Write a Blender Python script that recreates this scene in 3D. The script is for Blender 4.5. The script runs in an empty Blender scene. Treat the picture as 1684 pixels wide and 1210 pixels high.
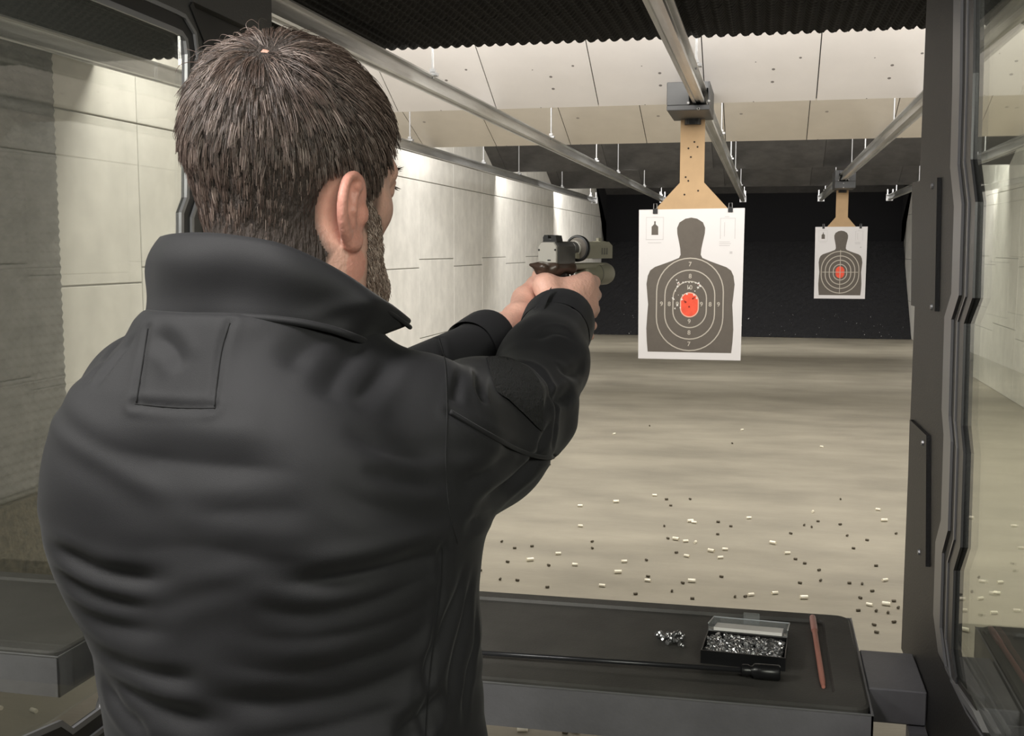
import bpy, bmesh, math, random
import numpy as np
from mathutils import Vector, Matrix, Euler
from mathutils.bvhtree import BVHTree
from mathutils.geometry import tessellate_polygon
random.seed(7); rng = np.random.default_rng(7)
S = bpy.context.scene
COL = S.collection

# ------------------------------------------------------------------ camera
FPX = 1850.0
PITCH = math.atan(194 / FPX); YAW = math.atan(416 * math.cos(PITCH) / FPX)
CAM = np.array([0, 0, 1.59])
AX_F = np.array([-math.sin(YAW) * math.cos(PITCH), math.cos(YAW) * math.cos(PITCH), -math.sin(PITCH)])
AX_R = np.array([math.cos(YAW), math.sin(YAW), 0.0]); AX_U = np.cross(AX_R, AX_F)
cam = bpy.data.objects.new('camera', bpy.data.cameras.new('camera')); COL.objects.link(cam); S.camera = cam
cam.data.sensor_width = 36; cam.data.lens = FPX / 1684 * 36; cam.data.clip_start = .02
cam.matrix_world = Matrix(((AX_R[0], AX_U[0], -AX_F[0], 0), (AX_R[1], AX_U[1], -AX_F[1], 0),
                           (AX_R[2], AX_U[2], -AX_F[2], 1.59), (0, 0, 0, 1)))
def ray(x, y): return AX_F + AX_R * (x - 842) / FPX - AX_U * (y - 605) / FPX
def Wp(x, y, d): return CAM + ray(x, y) * d           # a point at depth d along the view axis
def atX(x, y, X): r = ray(x, y); return CAM + r * X / r[0]
def atY(x, y, Y): r = ray(x, y); return CAM + r * Y / r[1]
def atZ(x, y, Z): r = ray(x, y); return CAM + r * (Z - 1.59) / r[2]

# ------------------------------------------------------------------ world, lights, exposure
S.view_settings.view_transform = 'Standard'; S.view_settings.look = 'None'
S.view_settings.gamma = 1; S.view_settings.use_curve_mapping = False
S.view_settings.exposure = 0.0
w = bpy.data.worlds.new('world'); S.world = w; w.use_nodes = True
w.node_tree.nodes['Background'].inputs[0].default_value = (.9, .95, 1, 1)
w.node_tree.nodes['Background'].inputs[1].default_value = .03
def area(name, loc, size, power, target, color=(1, .93, .83), spread=math.pi):
    l = bpy.data.lights.new(name, 'AREA'); l.shape = 'RECTANGLE'; l.size, l.size_y = size
    l.energy = power; l.color = color; l.spread = spread
    o = bpy.data.objects.new(name, l); COL.objects.link(o); o.location = loc
    d = Vector(target) - Vector(loc); o.rotation_euler = d.to_track_quat('-Z', 'Y').to_euler()
    return o
WARM = (1, .95, .86); NEUT = (1, .97, .93)
# strip lamps hidden behind the edge of the foam ceiling and behind each baffle, shining down range
area('range_lamp', (-.3, 5.12, 2.66), (5.4, .14), 25, (-.3, 6.6, 1.6), NEUT)
area('range_lamp', (-.3, 5.2, 2.9), (5.2, .3), 84, (-.3, 5.9, 0), WARM)
area('range_lamp', (-.3, 7.2, 3.0), (5.4, .3), 120, (-.3, 8.6, 0), NEUT)
area('range_lamp', (-.3, 9.9, 3.0), (5.4, .3), 120, (-.3, 11.2, 0), NEUT)
area('range_lamp', (-.3, 13.4, 3.0), (5.4, .3), 125, (-.3, 14.6, 0), NEUT)
area('range_lamp', (-.3, 17.0, 3.0), (5.4, .3), 250, (-.3, 17.6, 0), NEUT)
# booth lamps on the ceiling behind and above the firing line
area('booth_lamp', (-.85, .42, 2.44), (.5, .5), 34, (-.6, .95, 1.3), NEUT)
area('booth_lamp', (.9, -.9, 2.42), (1.2, .6), 85, (.2, 1.6, 1.0), NEUT)
area('booth_lamp', (-1.9, .6, 2.42), (.6, .6), 42, (-1.4, 2.0, .9), NEUT)

# ------------------------------------------------------------------ materials
def mat(name, color, rough=.6, metal=0, bump=0, bscale=60, var=0, vscale=3, spec=.5, sheen=0, coord='Object', stretch=(1, 1, 1), detail=5, var2=None, trans=0):
    m = bpy.data.materials.new(name); m.use_nodes = True; nt = m.node_tree; N, L = nt.nodes, nt.links
    b = N['Principled BSDF']; b.inputs['Base Color'].default_value = (*color, 1)
    b.inputs['Roughness'].default_value = rough; b.inputs['Metallic'].default_value = metal
    b.inputs['Specular IOR Level'].default_value = spec; b.inputs['Sheen Weight'].default_value = sheen
    b.inputs['Transmission Weight'].default_value = trans
    if bump or var:
        tc = N.new('ShaderNodeTexCoord'); mp = N.new('ShaderNodeMapping'); L.new(tc.outputs[coord], mp.inputs[0]); mp.inputs['Scale'].default_value = stretch
    if var:
        n = N.new('ShaderNodeTexNoise'); n.inputs['Scale'].default_value = vscale; n.inputs['Detail'].default_value = detail; n.inputs['Roughness'].default_value = .6
        L.new(mp.outputs[0], n.inputs['Vector'])
        r = N.new('ShaderNodeValToRGB'); r.color_ramp.elements[0].position = .32; r.color_ramp.elements[1].position = .68
        c2 = var2 or tuple(min(1, c * (1 + var)) for c in color)
        r.color_ramp.elements[0].color = (*[c * (1 - var) for c in color], 1); r.color_ramp.elements[1].color = (*c2, 1)
        L.new(n.outputs[0], r.inputs[0]); L.new(r.outputs[0], b.inputs['Base Color'])
    if bump:
        n2 = N.new('ShaderNodeTexNoise'); n2.inputs['Scale'].default_value = bscale; n2.inputs['Detail'].default_value = 4
        L.new(mp.outputs[0], n2.inputs['Vector'])
        bp = N.new('ShaderNodeBump'); bp.inputs['Strength'].default_value = bump; bp.inputs['Distance'].default_value = .01
        L.new(n2.outputs[0], bp.inputs['Height']); L.new(bp.outputs[0], b.inputs['Normal'])
    return m
def addspots(m, scale, thr, color, amount=1.0):
    """small pock marks: voronoi cells whose centres are dark"""
    nt = m.node_tree; N, L = nt.nodes, nt.links; b = N['Principled BSDF']
    tc = N.new('ShaderNodeTexCoord'); v = N.new('ShaderNodeTexVoronoi'); v.inputs['Scale'].default_value = scale
    L.new(tc.outputs['Object'], v.inputs['Vector'])
    sepc = N.new('ShaderNodeSeparateColor'); L.new(v.outputs['Color'], sepc.inputs[0])
    lt = N.new('ShaderNodeMath'); lt.operation = 'LESS_THAN'; L.new(v.outputs['Distance'], lt.inputs[0])
    ml = N.new('ShaderNodeMath'); ml.operation = 'MULTIPLY'; L.new(sepc.outputs[0], ml.inputs[0]); ml.inputs[1].default_value = thr; L.new(ml.outputs[0], lt.inputs[1])
    gt = N.new('ShaderNodeMath'); gt.operation = 'GREATER_THAN'; L.new(sepc.outputs[1], gt.inputs[0]); gt.inputs[1].default_value = 1 - amount
    mu = N.new('ShaderNodeMath'); mu.operation = 'MULTIPLY'; L.new(lt.outputs[0], mu.inputs[0]); L.new(gt.outputs[0], mu.inputs[1])
    mx = N.new('ShaderNodeMix'); mx.data_type = 'RGBA'; L.new(mu.outputs[0], mx.inputs['Factor'])
    src = b.inputs['Base Color']
    if src.links: L.new(src.links[0].from_socket, mx.inputs['A'])
    else: mx.inputs['A'].default_value = src.default_value
    mx.inputs['B'].default_value = (*color, 1); L.new(mx.outputs['Result'], b.inputs['Base Color'])
    return m
def glassmat(name, tint, ior=1.5, dirt=.0):
    m = bpy.data.materials.new(name); m.use_nodes = True; nt = m.node_tree; N, L = nt.nodes, nt.links
    for n in list(N):
        if n.type != 'OUTPUT_MATERIAL': N.remove(n)
    out = N[0]; tr = N.new('ShaderNodeBsdfTransparent'); tr.inputs[0].default_value = (*tint, 1)
    gl = N.new('ShaderNodeBsdfGlossy'); gl.inputs['Roughness'].default_value = .0; gl.inputs[0].default_value = (.9, .9, .88, 1)
    df = N.new('ShaderNodeBsdfDiffuse'); df.inputs[0].default_value = (.7, .72, .68, 1)
    fr = N.new('ShaderNodeFresnel'); ge = N.new('ShaderNodeNewGeometry'); mi = N.new('ShaderNodeMix'); mi.inputs[2].default_value = ior; mi.inputs[3].default_value = 1 / ior
    L.new(ge.outputs['Backfacing'], mi.inputs[0]); L.new(mi.outputs[0], fr.inputs[0])
    a = N.new('ShaderNodeMixShader'); a.inputs[0].default_value = dirt; L.new(tr.outputs[0], a.inputs[1]); L.new(df.outputs[0], a.inputs[2])
    b = N.new('ShaderNodeMixShader'); L.new(fr.outputs[0], b.inputs[0]); L.new(a.outputs[0], b.inputs[1]); L.new(gl.outputs[0], b.inputs[2])
    L.new(b.outputs[0], out.inputs[0]); return m
M = {}
M['floor'] = mat('floor_concrete', (.268, .243, .19), .5, bump=.15, bscale=40, var=.20, vscale=1.7, stretch=(.6, 1.3, 1), detail=9)
M['wallpanel'] = mat('wall_panel_pale', (.72, .70, .65), .75, bump=.1, bscale=30, var=.09, vscale=5)
M['wallfoam'] = mat('foam_veiled', (.15, .15, .14), .95, var=.25, vscale=9, bump=.4, bscale=160)  # foam colour lightened to paint in the glass veil and light on it
M['lowrubber'] = mat('rough_rubber_brown', (.085, .075, .05), .9, bump=.8, bscale=60, var=.5, vscale=22)
M['foam'] = mat('foam_charcoal', (.018, .0175, .017), .95, bump=.3, bscale=200, var=.2, vscale=8)
M['joint'] = mat('dark_joint', (.05, .048, .045), .9)
M['walljoint'] = mat('wall_joint', (.32, .31, .28), .9)
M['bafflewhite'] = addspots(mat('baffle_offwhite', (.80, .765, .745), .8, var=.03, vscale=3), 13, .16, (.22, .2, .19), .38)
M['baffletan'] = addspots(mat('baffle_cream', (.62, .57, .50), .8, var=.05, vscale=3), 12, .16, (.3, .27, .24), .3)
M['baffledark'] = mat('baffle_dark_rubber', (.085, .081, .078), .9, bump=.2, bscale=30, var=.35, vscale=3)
M['black'] = mat('black_backstop', (.005, .005, .0065), .95, bump=.2, bscale=20)
M['berm'] = mat('black_rubber_granulate', (.0085, .0085, .010), .9, bump=1, bscale=45, var=.5, vscale=30)
M['slab'] = mat('upper_slab', (.30, .29, .27), .9, var=.1)
M['galv'] = mat('galvanised_steel', (.55, .55, .54), .34, metal=.85, bump=.05, bscale=20, var=.22, vscale=6, stretch=(3, .25, 3))
M['zinc'] = mat('zinc_rod', (.34, .34, .34), .45, metal=.6)
M['plasticdark'] = mat('carrier_black_plastic', (.055, .056, .058), .5, bump=.05)
M['cardboard'] = mat('cardboard', (.47, .32, .18), .85, var=.06, vscale=8, bump=.05)
M['paper'] = mat('target_paper', (.74, .72, .725), .8)
M['ink'] = mat('target_grey_ink', (.125, .108, .092), .8, var=.05, vscale=20)
M['line'] = mat('target_line_ink', (.50, .46, .40), .8)
M['faint'] = mat('target_faint_ink', (.56, .54, .545), .8)
M['orange'] = mat('target_orange_ink', (.86, .10, .05), .7, var=.1, vscale=30)
M['torn'] = mat('torn_paper', (.75, .73, .7), .9)
M['hole'] = mat('bullet_hole_dark', (.03, .02, .015), .9)
M['bindclip'] = mat('binder_clip_black', (.015, .015, .015), .35)
M['frame'] = mat('partition_charcoal_paint', (.0095, .0092, .009), .5, bump=.12, bscale=260, var=.12, vscale=6)
M['frame2'] = mat('partition_grey_paint', (.05, .049, .047), .5, bump=.1, bscale=200)
M['gasket'] = mat('black_gasket', (.006, .006, .006), .5)
M['trim'] = mat('window_trim_metal', (.22, .22, .225), .35, metal=.3)
M['trimdark'] = mat('window_trim_dark', (.05, .05, .052), .35, metal=.3)
M['glassL'] = glassmat('booth_glass', (.93, .94, .915), 1.5, .045)
M['glassR'] = glassmat('booth_glass_right', (.94, .96, .91), 1.28, .02)
M['steel'] = mat('bench_grey_steel', (.155, .152, .165), .42, metal=.0, bump=.08, bscale=150, var=.15, vscale=9)
M['mat'] = mat('bench_rubber_mat', (.058, .055, .050), .6, bump=.12, bscale=240, var=.3, vscale=6)
M['brass'] = mat('casing_brass_pale', (.85, .80, .66), .35, metal=.3)
M['casedark'] = mat('casing_tarnished', (.10, .085, .06), .5, metal=.5)
M['lead'] = mat('pellet_lead', (.50, .50, .51), .25, metal=.9)
M['boxblack'] = mat('box_black_plastic', (.010, .010, .011), .3)
M['clear'] = glassmat('clear_plastic', (.92, .93, .97), 1.5, .12)
M['liner'] = mat('box_white_liner', (.88, .85, .82), .8)
M['rodblack'] = mat('rod_black', (.012, .012, .013), .3)
M['rodsteel'] = mat('rod_steel', (.06, .06, .065), .3, metal=.6)
M['pen'] = mat('pen_red_wood', (.50, .20, .15), .5, bump=.05)
M['pencap'] = mat('pen_cap_red', (.55, .26, .22), .4)
M['debris'] = mat('pale_debris', (.55, .55, .55), .7)

# ------------------------------------------------------------------ mesh building
class MB:
    def __init__(s): s.v = []; s.f = []
    def add(s, v, f):
        n = len(s.v); s.v += [tuple(map(float, p)) for p in v]; s.f += [tuple(i + n for i in q) for q in f]; return s
    def box(s, lo, hi, Mx=None, bev=0):
        x0, y0, z0 = lo; x1, y1, z1 = hi
        if bev:
            b = bev; v = []; 
            # chamfered box: three inset rectangles per corner
            for X in (0, 1):
                for Y in (0, 1):
                    for Z in (0, 1):
                        cx, cy, cz = (x1 if X else x0), (y1 if Y else y0), (z1 if Z else z0)
                        sx, sy, sz = (-b if X else b), (-b if Y else b), (-b if Z else b)
                        v += [(cx, cy + sy, cz + sz), (cx + sx, cy, cz + sz), (cx + sx, cy + sy, cz)]
            bm = bmesh.new(); vs = [bm.verts.new(p) for p in v]; r = bmesh.ops.convex_hull(bm, input=vs)
            bmesh.ops.dissolve_limit(bm, angle_limit=.02, verts=bm.verts, edges=bm.edges)
            bm.verts.index_update(); V = [vv.co.copy() for vv in bm.verts]; F = [tuple(q.index for q in ff.verts) for ff in bm.faces]; bm.free()
        else:
            V = [Vector((x, y, z)) for x in (x0, x1) for y in (y0, y1) for z in (z0, z1)]
            F = [(0, 1, 3, 2), (4, 6, 7, 5), (0, 4, 5, 1), (2, 3, 7, 6), (0, 2, 6, 4), (1, 5, 7, 3)]
        if Mx is not None: V = [Mx @ p for p in V]
        return s.add(V, F)
    def tube(s, pts, r, n=8, cap=True, ry=None):
        """round tube through the points, r a number or one per point"""
        P = [Vector(p) for p in pts]; k = len(P); rr = r if hasattr(r, '__len__') else [r] * k
        t0 = (P[1] - P[0]).normalized(); up = Vector((0, 0, 1)) if abs(t0.z) < .9 else Vector((1, 0, 0))
        V = []; nrm = (up - t0 * up.dot(t0)).normalized()
        for i in range(k):
            t = (P[min(i + 1, k - 1)] - P[max(i - 1, 0)]).normalized()
            nrm = (nrm - t * nrm.dot(t)).normalized(); bn = t.cross(nrm)
            for j in range(n):
                a = 2 * math.pi * j / n
                V.append(P[i] + (nrm * math.cos(a) + bn * math.sin(a) * (ry or 1)) * rr[i])
        F = [(i * n + j, i * n + (j + 1) % n, (i + 1) * n + (j + 1) % n, (i + 1) * n + j) for i in range(k - 1) for j in range(n)]
        if cap: F += [tuple(range(n))[::-1], tuple((k - 1) * n + j for j in range(n))]
        return s.add(V, F)
    def sweep(s, prof, pts, side, up):
        """profile (a,b) swept along straight point list; a along side, b along up"""
        V = []; n = len(prof); side = Vector(side); up = Vector(up)
        for p in pts:
            for a, b in prof: V.append(Vector(p) + side * a + up * b)
        F = [(i * n + j, i * n + (j + 1) % n, (i + 1) * n + (j + 1) % n, (i + 1) * n + j) for i in range(len(pts) - 1) for j in range(n)]
        F += [tuple(range(n))[::-1], tuple((len(pts) - 1) * n + j for j in range(n))]
        return s.add(V, F)
    def plate(s, loops, T, thick):
        """polygon with holes (2-D loops) mapped by T(a,b,t) and given thickness"""
        L3 = [[Vector((a, b, 0)) for a, b in lp] for lp in loops]; flat = [p for lp in loops for p in lp]
        tris = tessellate_polygon(L3); n = len(flat)
        V = [T(a, b, 0) for a, b in flat] + [T(a, b, thick) for a, b in flat]
        F = [tuple(t) for t in tris] + [tuple(i + n for i in t[::-1]) for t in tris]; o = 0
        for lp in loops:
            m = len(lp); F += [(o + i, o + (i + 1) % m, n + o + (i + 1) % m, n + o + i) for i in range(m)]; o += m
        return s.add(V, F)
    def lathe(s, prof, O=(0, 0, 0), A=(0, 0, 1), n=16):
        A = Vector(A).normalized(); O = Vector(O); q = A.to_track_quat('Z', 'Y').to_matrix(); V = []
        for r, h in prof:
            for j in range(n):
                a = 2 * math.pi * j / n; V.append(O + q @ Vector((r * math.cos(a), r * math.sin(a), h)))
        k = len(prof)
        F = [(i * n + j, i * n + (j + 1) % n, (i + 1) * n + (j + 1) % n, (i + 1) * n + j) for i in range(k - 1) for j in range(n)]
        F += [tuple(range(n))[::-1], tuple((k - 1) * n + j for j in range(n))]
        return s.add(V, F)
def rootloc(o):
    l = Vector((0, 0, 0))
    while o is not None: l = l + o.location; o = o.parent
    return l
def build(name, mb, m, parent=None, smooth=False, loc=None, local=False, angle=None):
    me = bpy.data.meshes.new(name); off = Vector((0, 0, 0)) if local else (rootloc(parent) if parent else Vector(loc or (0, 0, 0)))
    V = [(p[0] - off.x, p[1] - off.y, p[2] - off.z) for p in mb.v]
    me.from_pydata(V, [], mb.f); me.materials.append(m)
    bm = bmesh.new(); bm.from_mesh(me); bmesh.ops.recalc_face_normals(bm, faces=bm.faces); bm.to_mesh(me); bm.free()
    if smooth:
        me.shade_smooth()
        if angle: me.set_sharp_from_angle(angle=angle)
    o = bpy.data.objects.new(name, me); COL.objects.link(o); o.parent = parent
    if parent is None and loc is not None: o.location = loc
    return o
def tag(o, label=None, cat=None, group=None, kind=None):
    if label: o['label'] = label
    if cat: o['category'] = cat
    if group: o['group'] = group
    if kind: o['kind'] = kind
    return o
def thing(name, loc, label, cat, group=None, kind=None):
    o = bpy.data.objects.new(name, None); COL.objects.link(o); o.location = loc; o.empty_display_size = .05
    return tag(o, label, cat, group, kind)
def copytree(o, loc, rot=None, label=None):
    c = o.copy(); COL.objects.link(c); c.location = loc
    if rot is not None: c.rotation_euler = rot
    if label: c['label'] = label
    for ch in list(o.children):
        d = ch.copy(); COL.objects.link(d); d.parent = c
        for g in list(ch.children):
            e = g.copy(); COL.objects.link(e); e.parent = d
    return c
# ------------------------------------------------------------------ setting
XL, XR = -3.2, 2.60
_p1, _p2 = atX(1503, 303, XR), atX(1478, 402, XR)
build('floor', MB().box((XL - .3, -4, -.1), (XR + .3, 23, 0)), M['floor'])['kind'] = 'structure'
build('ceiling', MB().box((XL - .3, -4, 3.2), (XR + .3, 23, 3.3)), M['slab'])['kind'] = 'structure'
cl = bpy.data.objects['ceiling']
build('wall_back', MB().box((XL - .3, -4.1, 0), (XR + .3, -4, 3.3)), M['slab'])['kind'] = 'structure'
def side_wall(name, X, sgn):
    wl = build(name, MB().box((X, -4, 0) if sgn > 0 else (X - .1, -4, 0), (X + .1, 23, 3.3) if sgn > 0 else (X, 23, 3.3)), M['walljoint']); wl['kind'] = 'structure'
    g = .004; t = .012
    proto = {}
    for i in range(-2, 15):
        y0 = 5.36 + (i - 1) * 1.22
        zs = [0, .75, 1.5, 2.24, 3.2] if i % 2 == 1 else [0, .66, 1.42, 2.24, 3.2]
        for a, b in zip(zs[:-1], zs[1:]):
            k = round(b - a, 2)
            if k not in proto:
                o = build('wall_panel', MB().box((0, g, g), (t, 1.22 - g, b - a - g), bev=.003), M['wallpanel'], wl, local=True); proto[k] = o
            else:
                o = proto[k].copy(); COL.objects.link(o)
            o.parent = wl; o.location = (X - (t if sgn > 0 else 0), y0, a)
    return wl
wl = side_wall('wall_left', XL, -1); wr = side_wall('wall_right', XR, 1)

# egg-crate foam tiles
def foam_mesh(nx, ny, step, per=.0508, amp=.020, base=.02):
    xs = np.arange(nx * step + 1) / step * per; ys = np.arange(ny * step + 1) / step * per
    X, Y = np.meshgrid(xs, ys, indexing='ij')
    Z = -base - amp * (1 + np.sin(2 * np.pi * X / per + .3) * np.sin(2 * np.pi * Y / per)) * .5 - amp * .35 * np.cos(2 * np.pi * X / per)
    a, b = X.shape; V = np.stack([X, Y, Z], -1).reshape(-1, 3); idx = np.arange(a * b).reshape(a, b)
    F = np.stack([idx[:-1, :-1], idx[1:, :-1], idx[1:, 1:], idx[:-1, 1:]], -1).reshape(-1, 4)
    mb = MB(); mb.v = [tuple(p) for p in V]; mb.f = [tuple(q) for q in F]
    # skirt up to the backing
    rim = list(idx[:, 0]) + list(idx[-1, 1:]) + list(idx[::-1, -1][1:]) + list(idx[0, ::-1][1:])
    n = len(mb.v); mb.v += [(V[i][0], V[i][1], 0.0) for i in rim]; r = len(rim)
    mb.f += [(rim[i], rim[(i + 1) % r], n + (i + 1) % r, n + i) for i in range(r)]
    mb.f.append(tuple(range(n, n + r)))
    return mb
tile = build('foam_tile', foam_mesh(12, 12, 6), M['foam'], cl, smooth=True, local=True)
TS = .6096; first = True
for iy in range(12):
    y0 = 5.0 - (iy + 1) * TS
    for ix in range(10):
        if iy > 6 and ix % 1: continue
        x0 = XL + .01 + ix * (XR - XL - .02) / 9.64
        if x0 + TS > XR + .25: continue
        o = tile if first else tile.copy()
        if not first: COL.objects.link(o)
        first = False; o.parent = cl; o.location = (XL + .005 + ix * TS, y0, 2.53)
build('foam_backing', MB().box((XL, -4, 2.532), (XR, 5.0, 2.56)), M['joint'], cl)
wt = build('foam_tile', foam_mesh(12, 12, 4, amp=.011), M['wallfoam'], wl, smooth=True, local=True)
first = True
for iy in range(5):
    for iz in range(4):
        o = wt if first else wt.copy()
        if not first: COL.objects.link(o)
        first = False; o.parent = wl
        z0 = .51 + iz * .5; 
        o.rotation_euler = (0, -math.pi / 2, 0)       # local -Z becomes +X
        o.scale = (.82, 1, 1)
        o.location = (XL + .012, 4.62 - (iy + 1) * TS, z0)
# rough brown rubber strip under the wall foam, its far end cut at a slant
build('rubber_strip', MB().plate([[(-1, 0), (4.1, 0), (4.45, .12), (4.66, .5), (-1, .5)]], lambda a, b, t: Vector((XL + .012 + t, a, b)), .05), M['lowrubber'], wl)
fs = build('foam_tile', MB().add([], []), M['foam'], None) if False else None

# bullet trap: granulate slope, dark hood and black back
yb = 21.1
def bermgrid():
    mb = MB(); nx, ny = 110, 40; V = []
    for j in range(ny + 1):
        for i in range(nx + 1):
            t = j / ny; x = XL + .015 + (XR - XL - .03) * i / nx
            V.append((x, yb + 1.75 * t + .04 * math.sin(x * 5) * t, 1.75 * t + .02 * random.random() - .005))
    F = [(j * (nx + 1) + i, j * (nx + 1) + i + 1, (j + 1) * (nx + 1) + i + 1, (j + 1) * (nx + 1) + i) for j in range(ny) for i in range(nx)]
    return mb.add(V, F)
tag(build('rubber_berm', bermgrid(), M['berm'], smooth=False), 'sloping black rubber granulate bullet trap across the far end of the range', 'bullet trap', kind='stuff')
build('wall_far', MB().box((XL, 22.9, 0), (XR, 23, 3.2)), M['black'])['kind'] = 'structure'
for s, X in ((-1, XL), (1, XR)):
    # black lining of the side walls inside the trap, its near edge following the hood and the slope
    build('trim_%d' % (1 if s < 0 else 2), MB().plate([[(_p1[1], _p1[2]), (_p2[1], _p2[2]), (22.9, _p2[2]), (22.9, 3.19), (_p1[1] - .2, 3.19)]], lambda a, b, t, X=X, s=s: Vector((X - s * (.014 + t), a, b)), .03), M['black'])['kind'] = 'structure'
bermo = bpy.data.objects['rubber_berm']; deb = MB()
for k in range(150):
    x = random.uniform(XL + .1, XR - .1); t = abs(random.gauss(0, .28)); t = min(t, .9); c = Vector((x, yb + 1.9 * t - .02, 1.75 * t + .02)); r = random.uniform(.004, .012)
    deb.add([c + Vector((random.uniform(-r, r), random.uniform(-r, r), random.uniform(-r, r))) * 1.4 for _ in range(4)], [(0, 1, 2), (0, 2, 3), (0, 3, 1), (1, 3, 2)])
tag(build('target_fragments', deb, M['debris'], bermo), 'pale fragments scattered over the foot of the slope', kind='stuff')

# sloping baffles: (bottom point Y, z, top Y, z)
def baffle(name, y1, z1, y0, z0, m, w, x0, label, nm='baffle_panel', n=None, seam=.006):
    b = thing(name, ((XL + XR) / 2, y1, z1), label, 'baffle', 'sloping ceiling baffles over the range')
    d = Vector((0, y0 - y1, z0 - z1)); L = d.length; u = d.normalized(); nrm = Vector((0, -u.z, u.y)); nrm = nrm if nrm.z < 0 else -nrm
    T = lambda a, bb, t: Vector((a, y1, z1)) + u * bb + nrm * t
    build('backing', MB().plate([[(XL + .01, .0), (XR - .01, .0), (XR - .01, L), (XL + .01, L)]], lambda a, bb, t: T(a, bb, -t), .03), M['joint'], b)
    x = x0
    while x > XL: x -= w
    first = None; 
    while x < XR - .02:
        a0, a1 = max(x + seam / 2, XL + .012), min(x + w - seam / 2, XR - .012)
        full = a1 - a0 > w - seam - 1e-6
        if full and first is not None:
            o = first[0].copy(); COL.objects.link(o); o.parent = b; o.location = (x - first[1], 0, 0)
        elif a1 - a0 > .03:
            o = build(nm, MB().plate([[(a0, 0), (a1, 0), (a1, L), (a0, L)]], T, .012), m, b)
            if full: first = (o, x)
        x += w
    return b
b1 = atZ(985, 172, 2.42); b1t = .52
X1 = b1[0]; W1 = atY(1160, 163, b1[1])[0] - b1[0]
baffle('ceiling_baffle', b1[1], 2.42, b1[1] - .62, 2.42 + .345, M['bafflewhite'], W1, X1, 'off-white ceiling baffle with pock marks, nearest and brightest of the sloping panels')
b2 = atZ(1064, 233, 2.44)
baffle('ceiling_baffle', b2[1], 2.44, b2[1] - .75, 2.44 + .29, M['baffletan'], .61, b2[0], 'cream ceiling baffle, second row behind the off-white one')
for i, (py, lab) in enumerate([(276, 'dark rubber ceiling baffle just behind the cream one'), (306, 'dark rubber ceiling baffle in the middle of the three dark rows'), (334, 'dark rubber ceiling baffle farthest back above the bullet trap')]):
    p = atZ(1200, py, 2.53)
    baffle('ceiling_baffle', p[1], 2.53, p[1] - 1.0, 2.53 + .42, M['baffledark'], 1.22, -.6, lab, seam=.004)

# rails: galvanised channel hung on rods
def rail(X, label, y0=.6, y1=18.0):
    r = thing('target_rail', (X, y0, 2.38), label, 'rail', 'galvanised overhead target rails')
    P = [(-.040, .035), (.040, .035), (.040, .028), (.016, .026), (.014, -.012), (.030, -.016), (.030, -.034), (.014, -.036), (.012, -.028), (-.012, -.028), (-.014, -.036), (-.030, -.034), (-.030, -.016), (-.014, -.012), (-.016, .026), (-.040, .028)]
    build('channel', MB().sweep(P, [(X, y0, 2.38), (X, y1, 2.38)], (1, 0, 0), (0, 0, 1)), M['galv'], r)
    rp = None
    for y in (2.6, 5.25, 8.3, 10.6, 12.2, 14.9, 17.4):
        top = 3.2 if y > 5 else 2.53
        nm = 'hanger_rod'
        mb = MB().tube([(X + .03, y, 2.40), (X + .03, y, top)], .006, 6); mb.box((X + .005, y - .02, 2.412), (X + .055, y + .02, 2.426)); mb.box((X + .018, y - .012, 2.43), (X + .042, y + .012, 2.445))
        build(nm, mb, M['zinc'], r)
    mb = MB().box((X - .05, y1, 2.33), (X + .05, y1 + .02, 2.43)); mb.box((X - .045, y1 - .08, 2.415), (X - .03, y1, 2.50)).box((X + .03, y1 - .08, 2.415), (X + .045, y1, 2.50))
    build('end_stop', mb, M['zinc'], r)
    return r
rail(-2.68, 'galvanised rail along the left wall, leftmost of the overhead rails')
rail(-1.59, 'galvanised rail passing just above the man\'s head')
rail(-.352, 'galvanised rail carrying the nearer paper target')
rail(.82, 'galvanised rail carrying the farther paper target')
rail(1.82, 'galvanised rail along the right wall, rightmost of the overhead rails')
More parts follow.
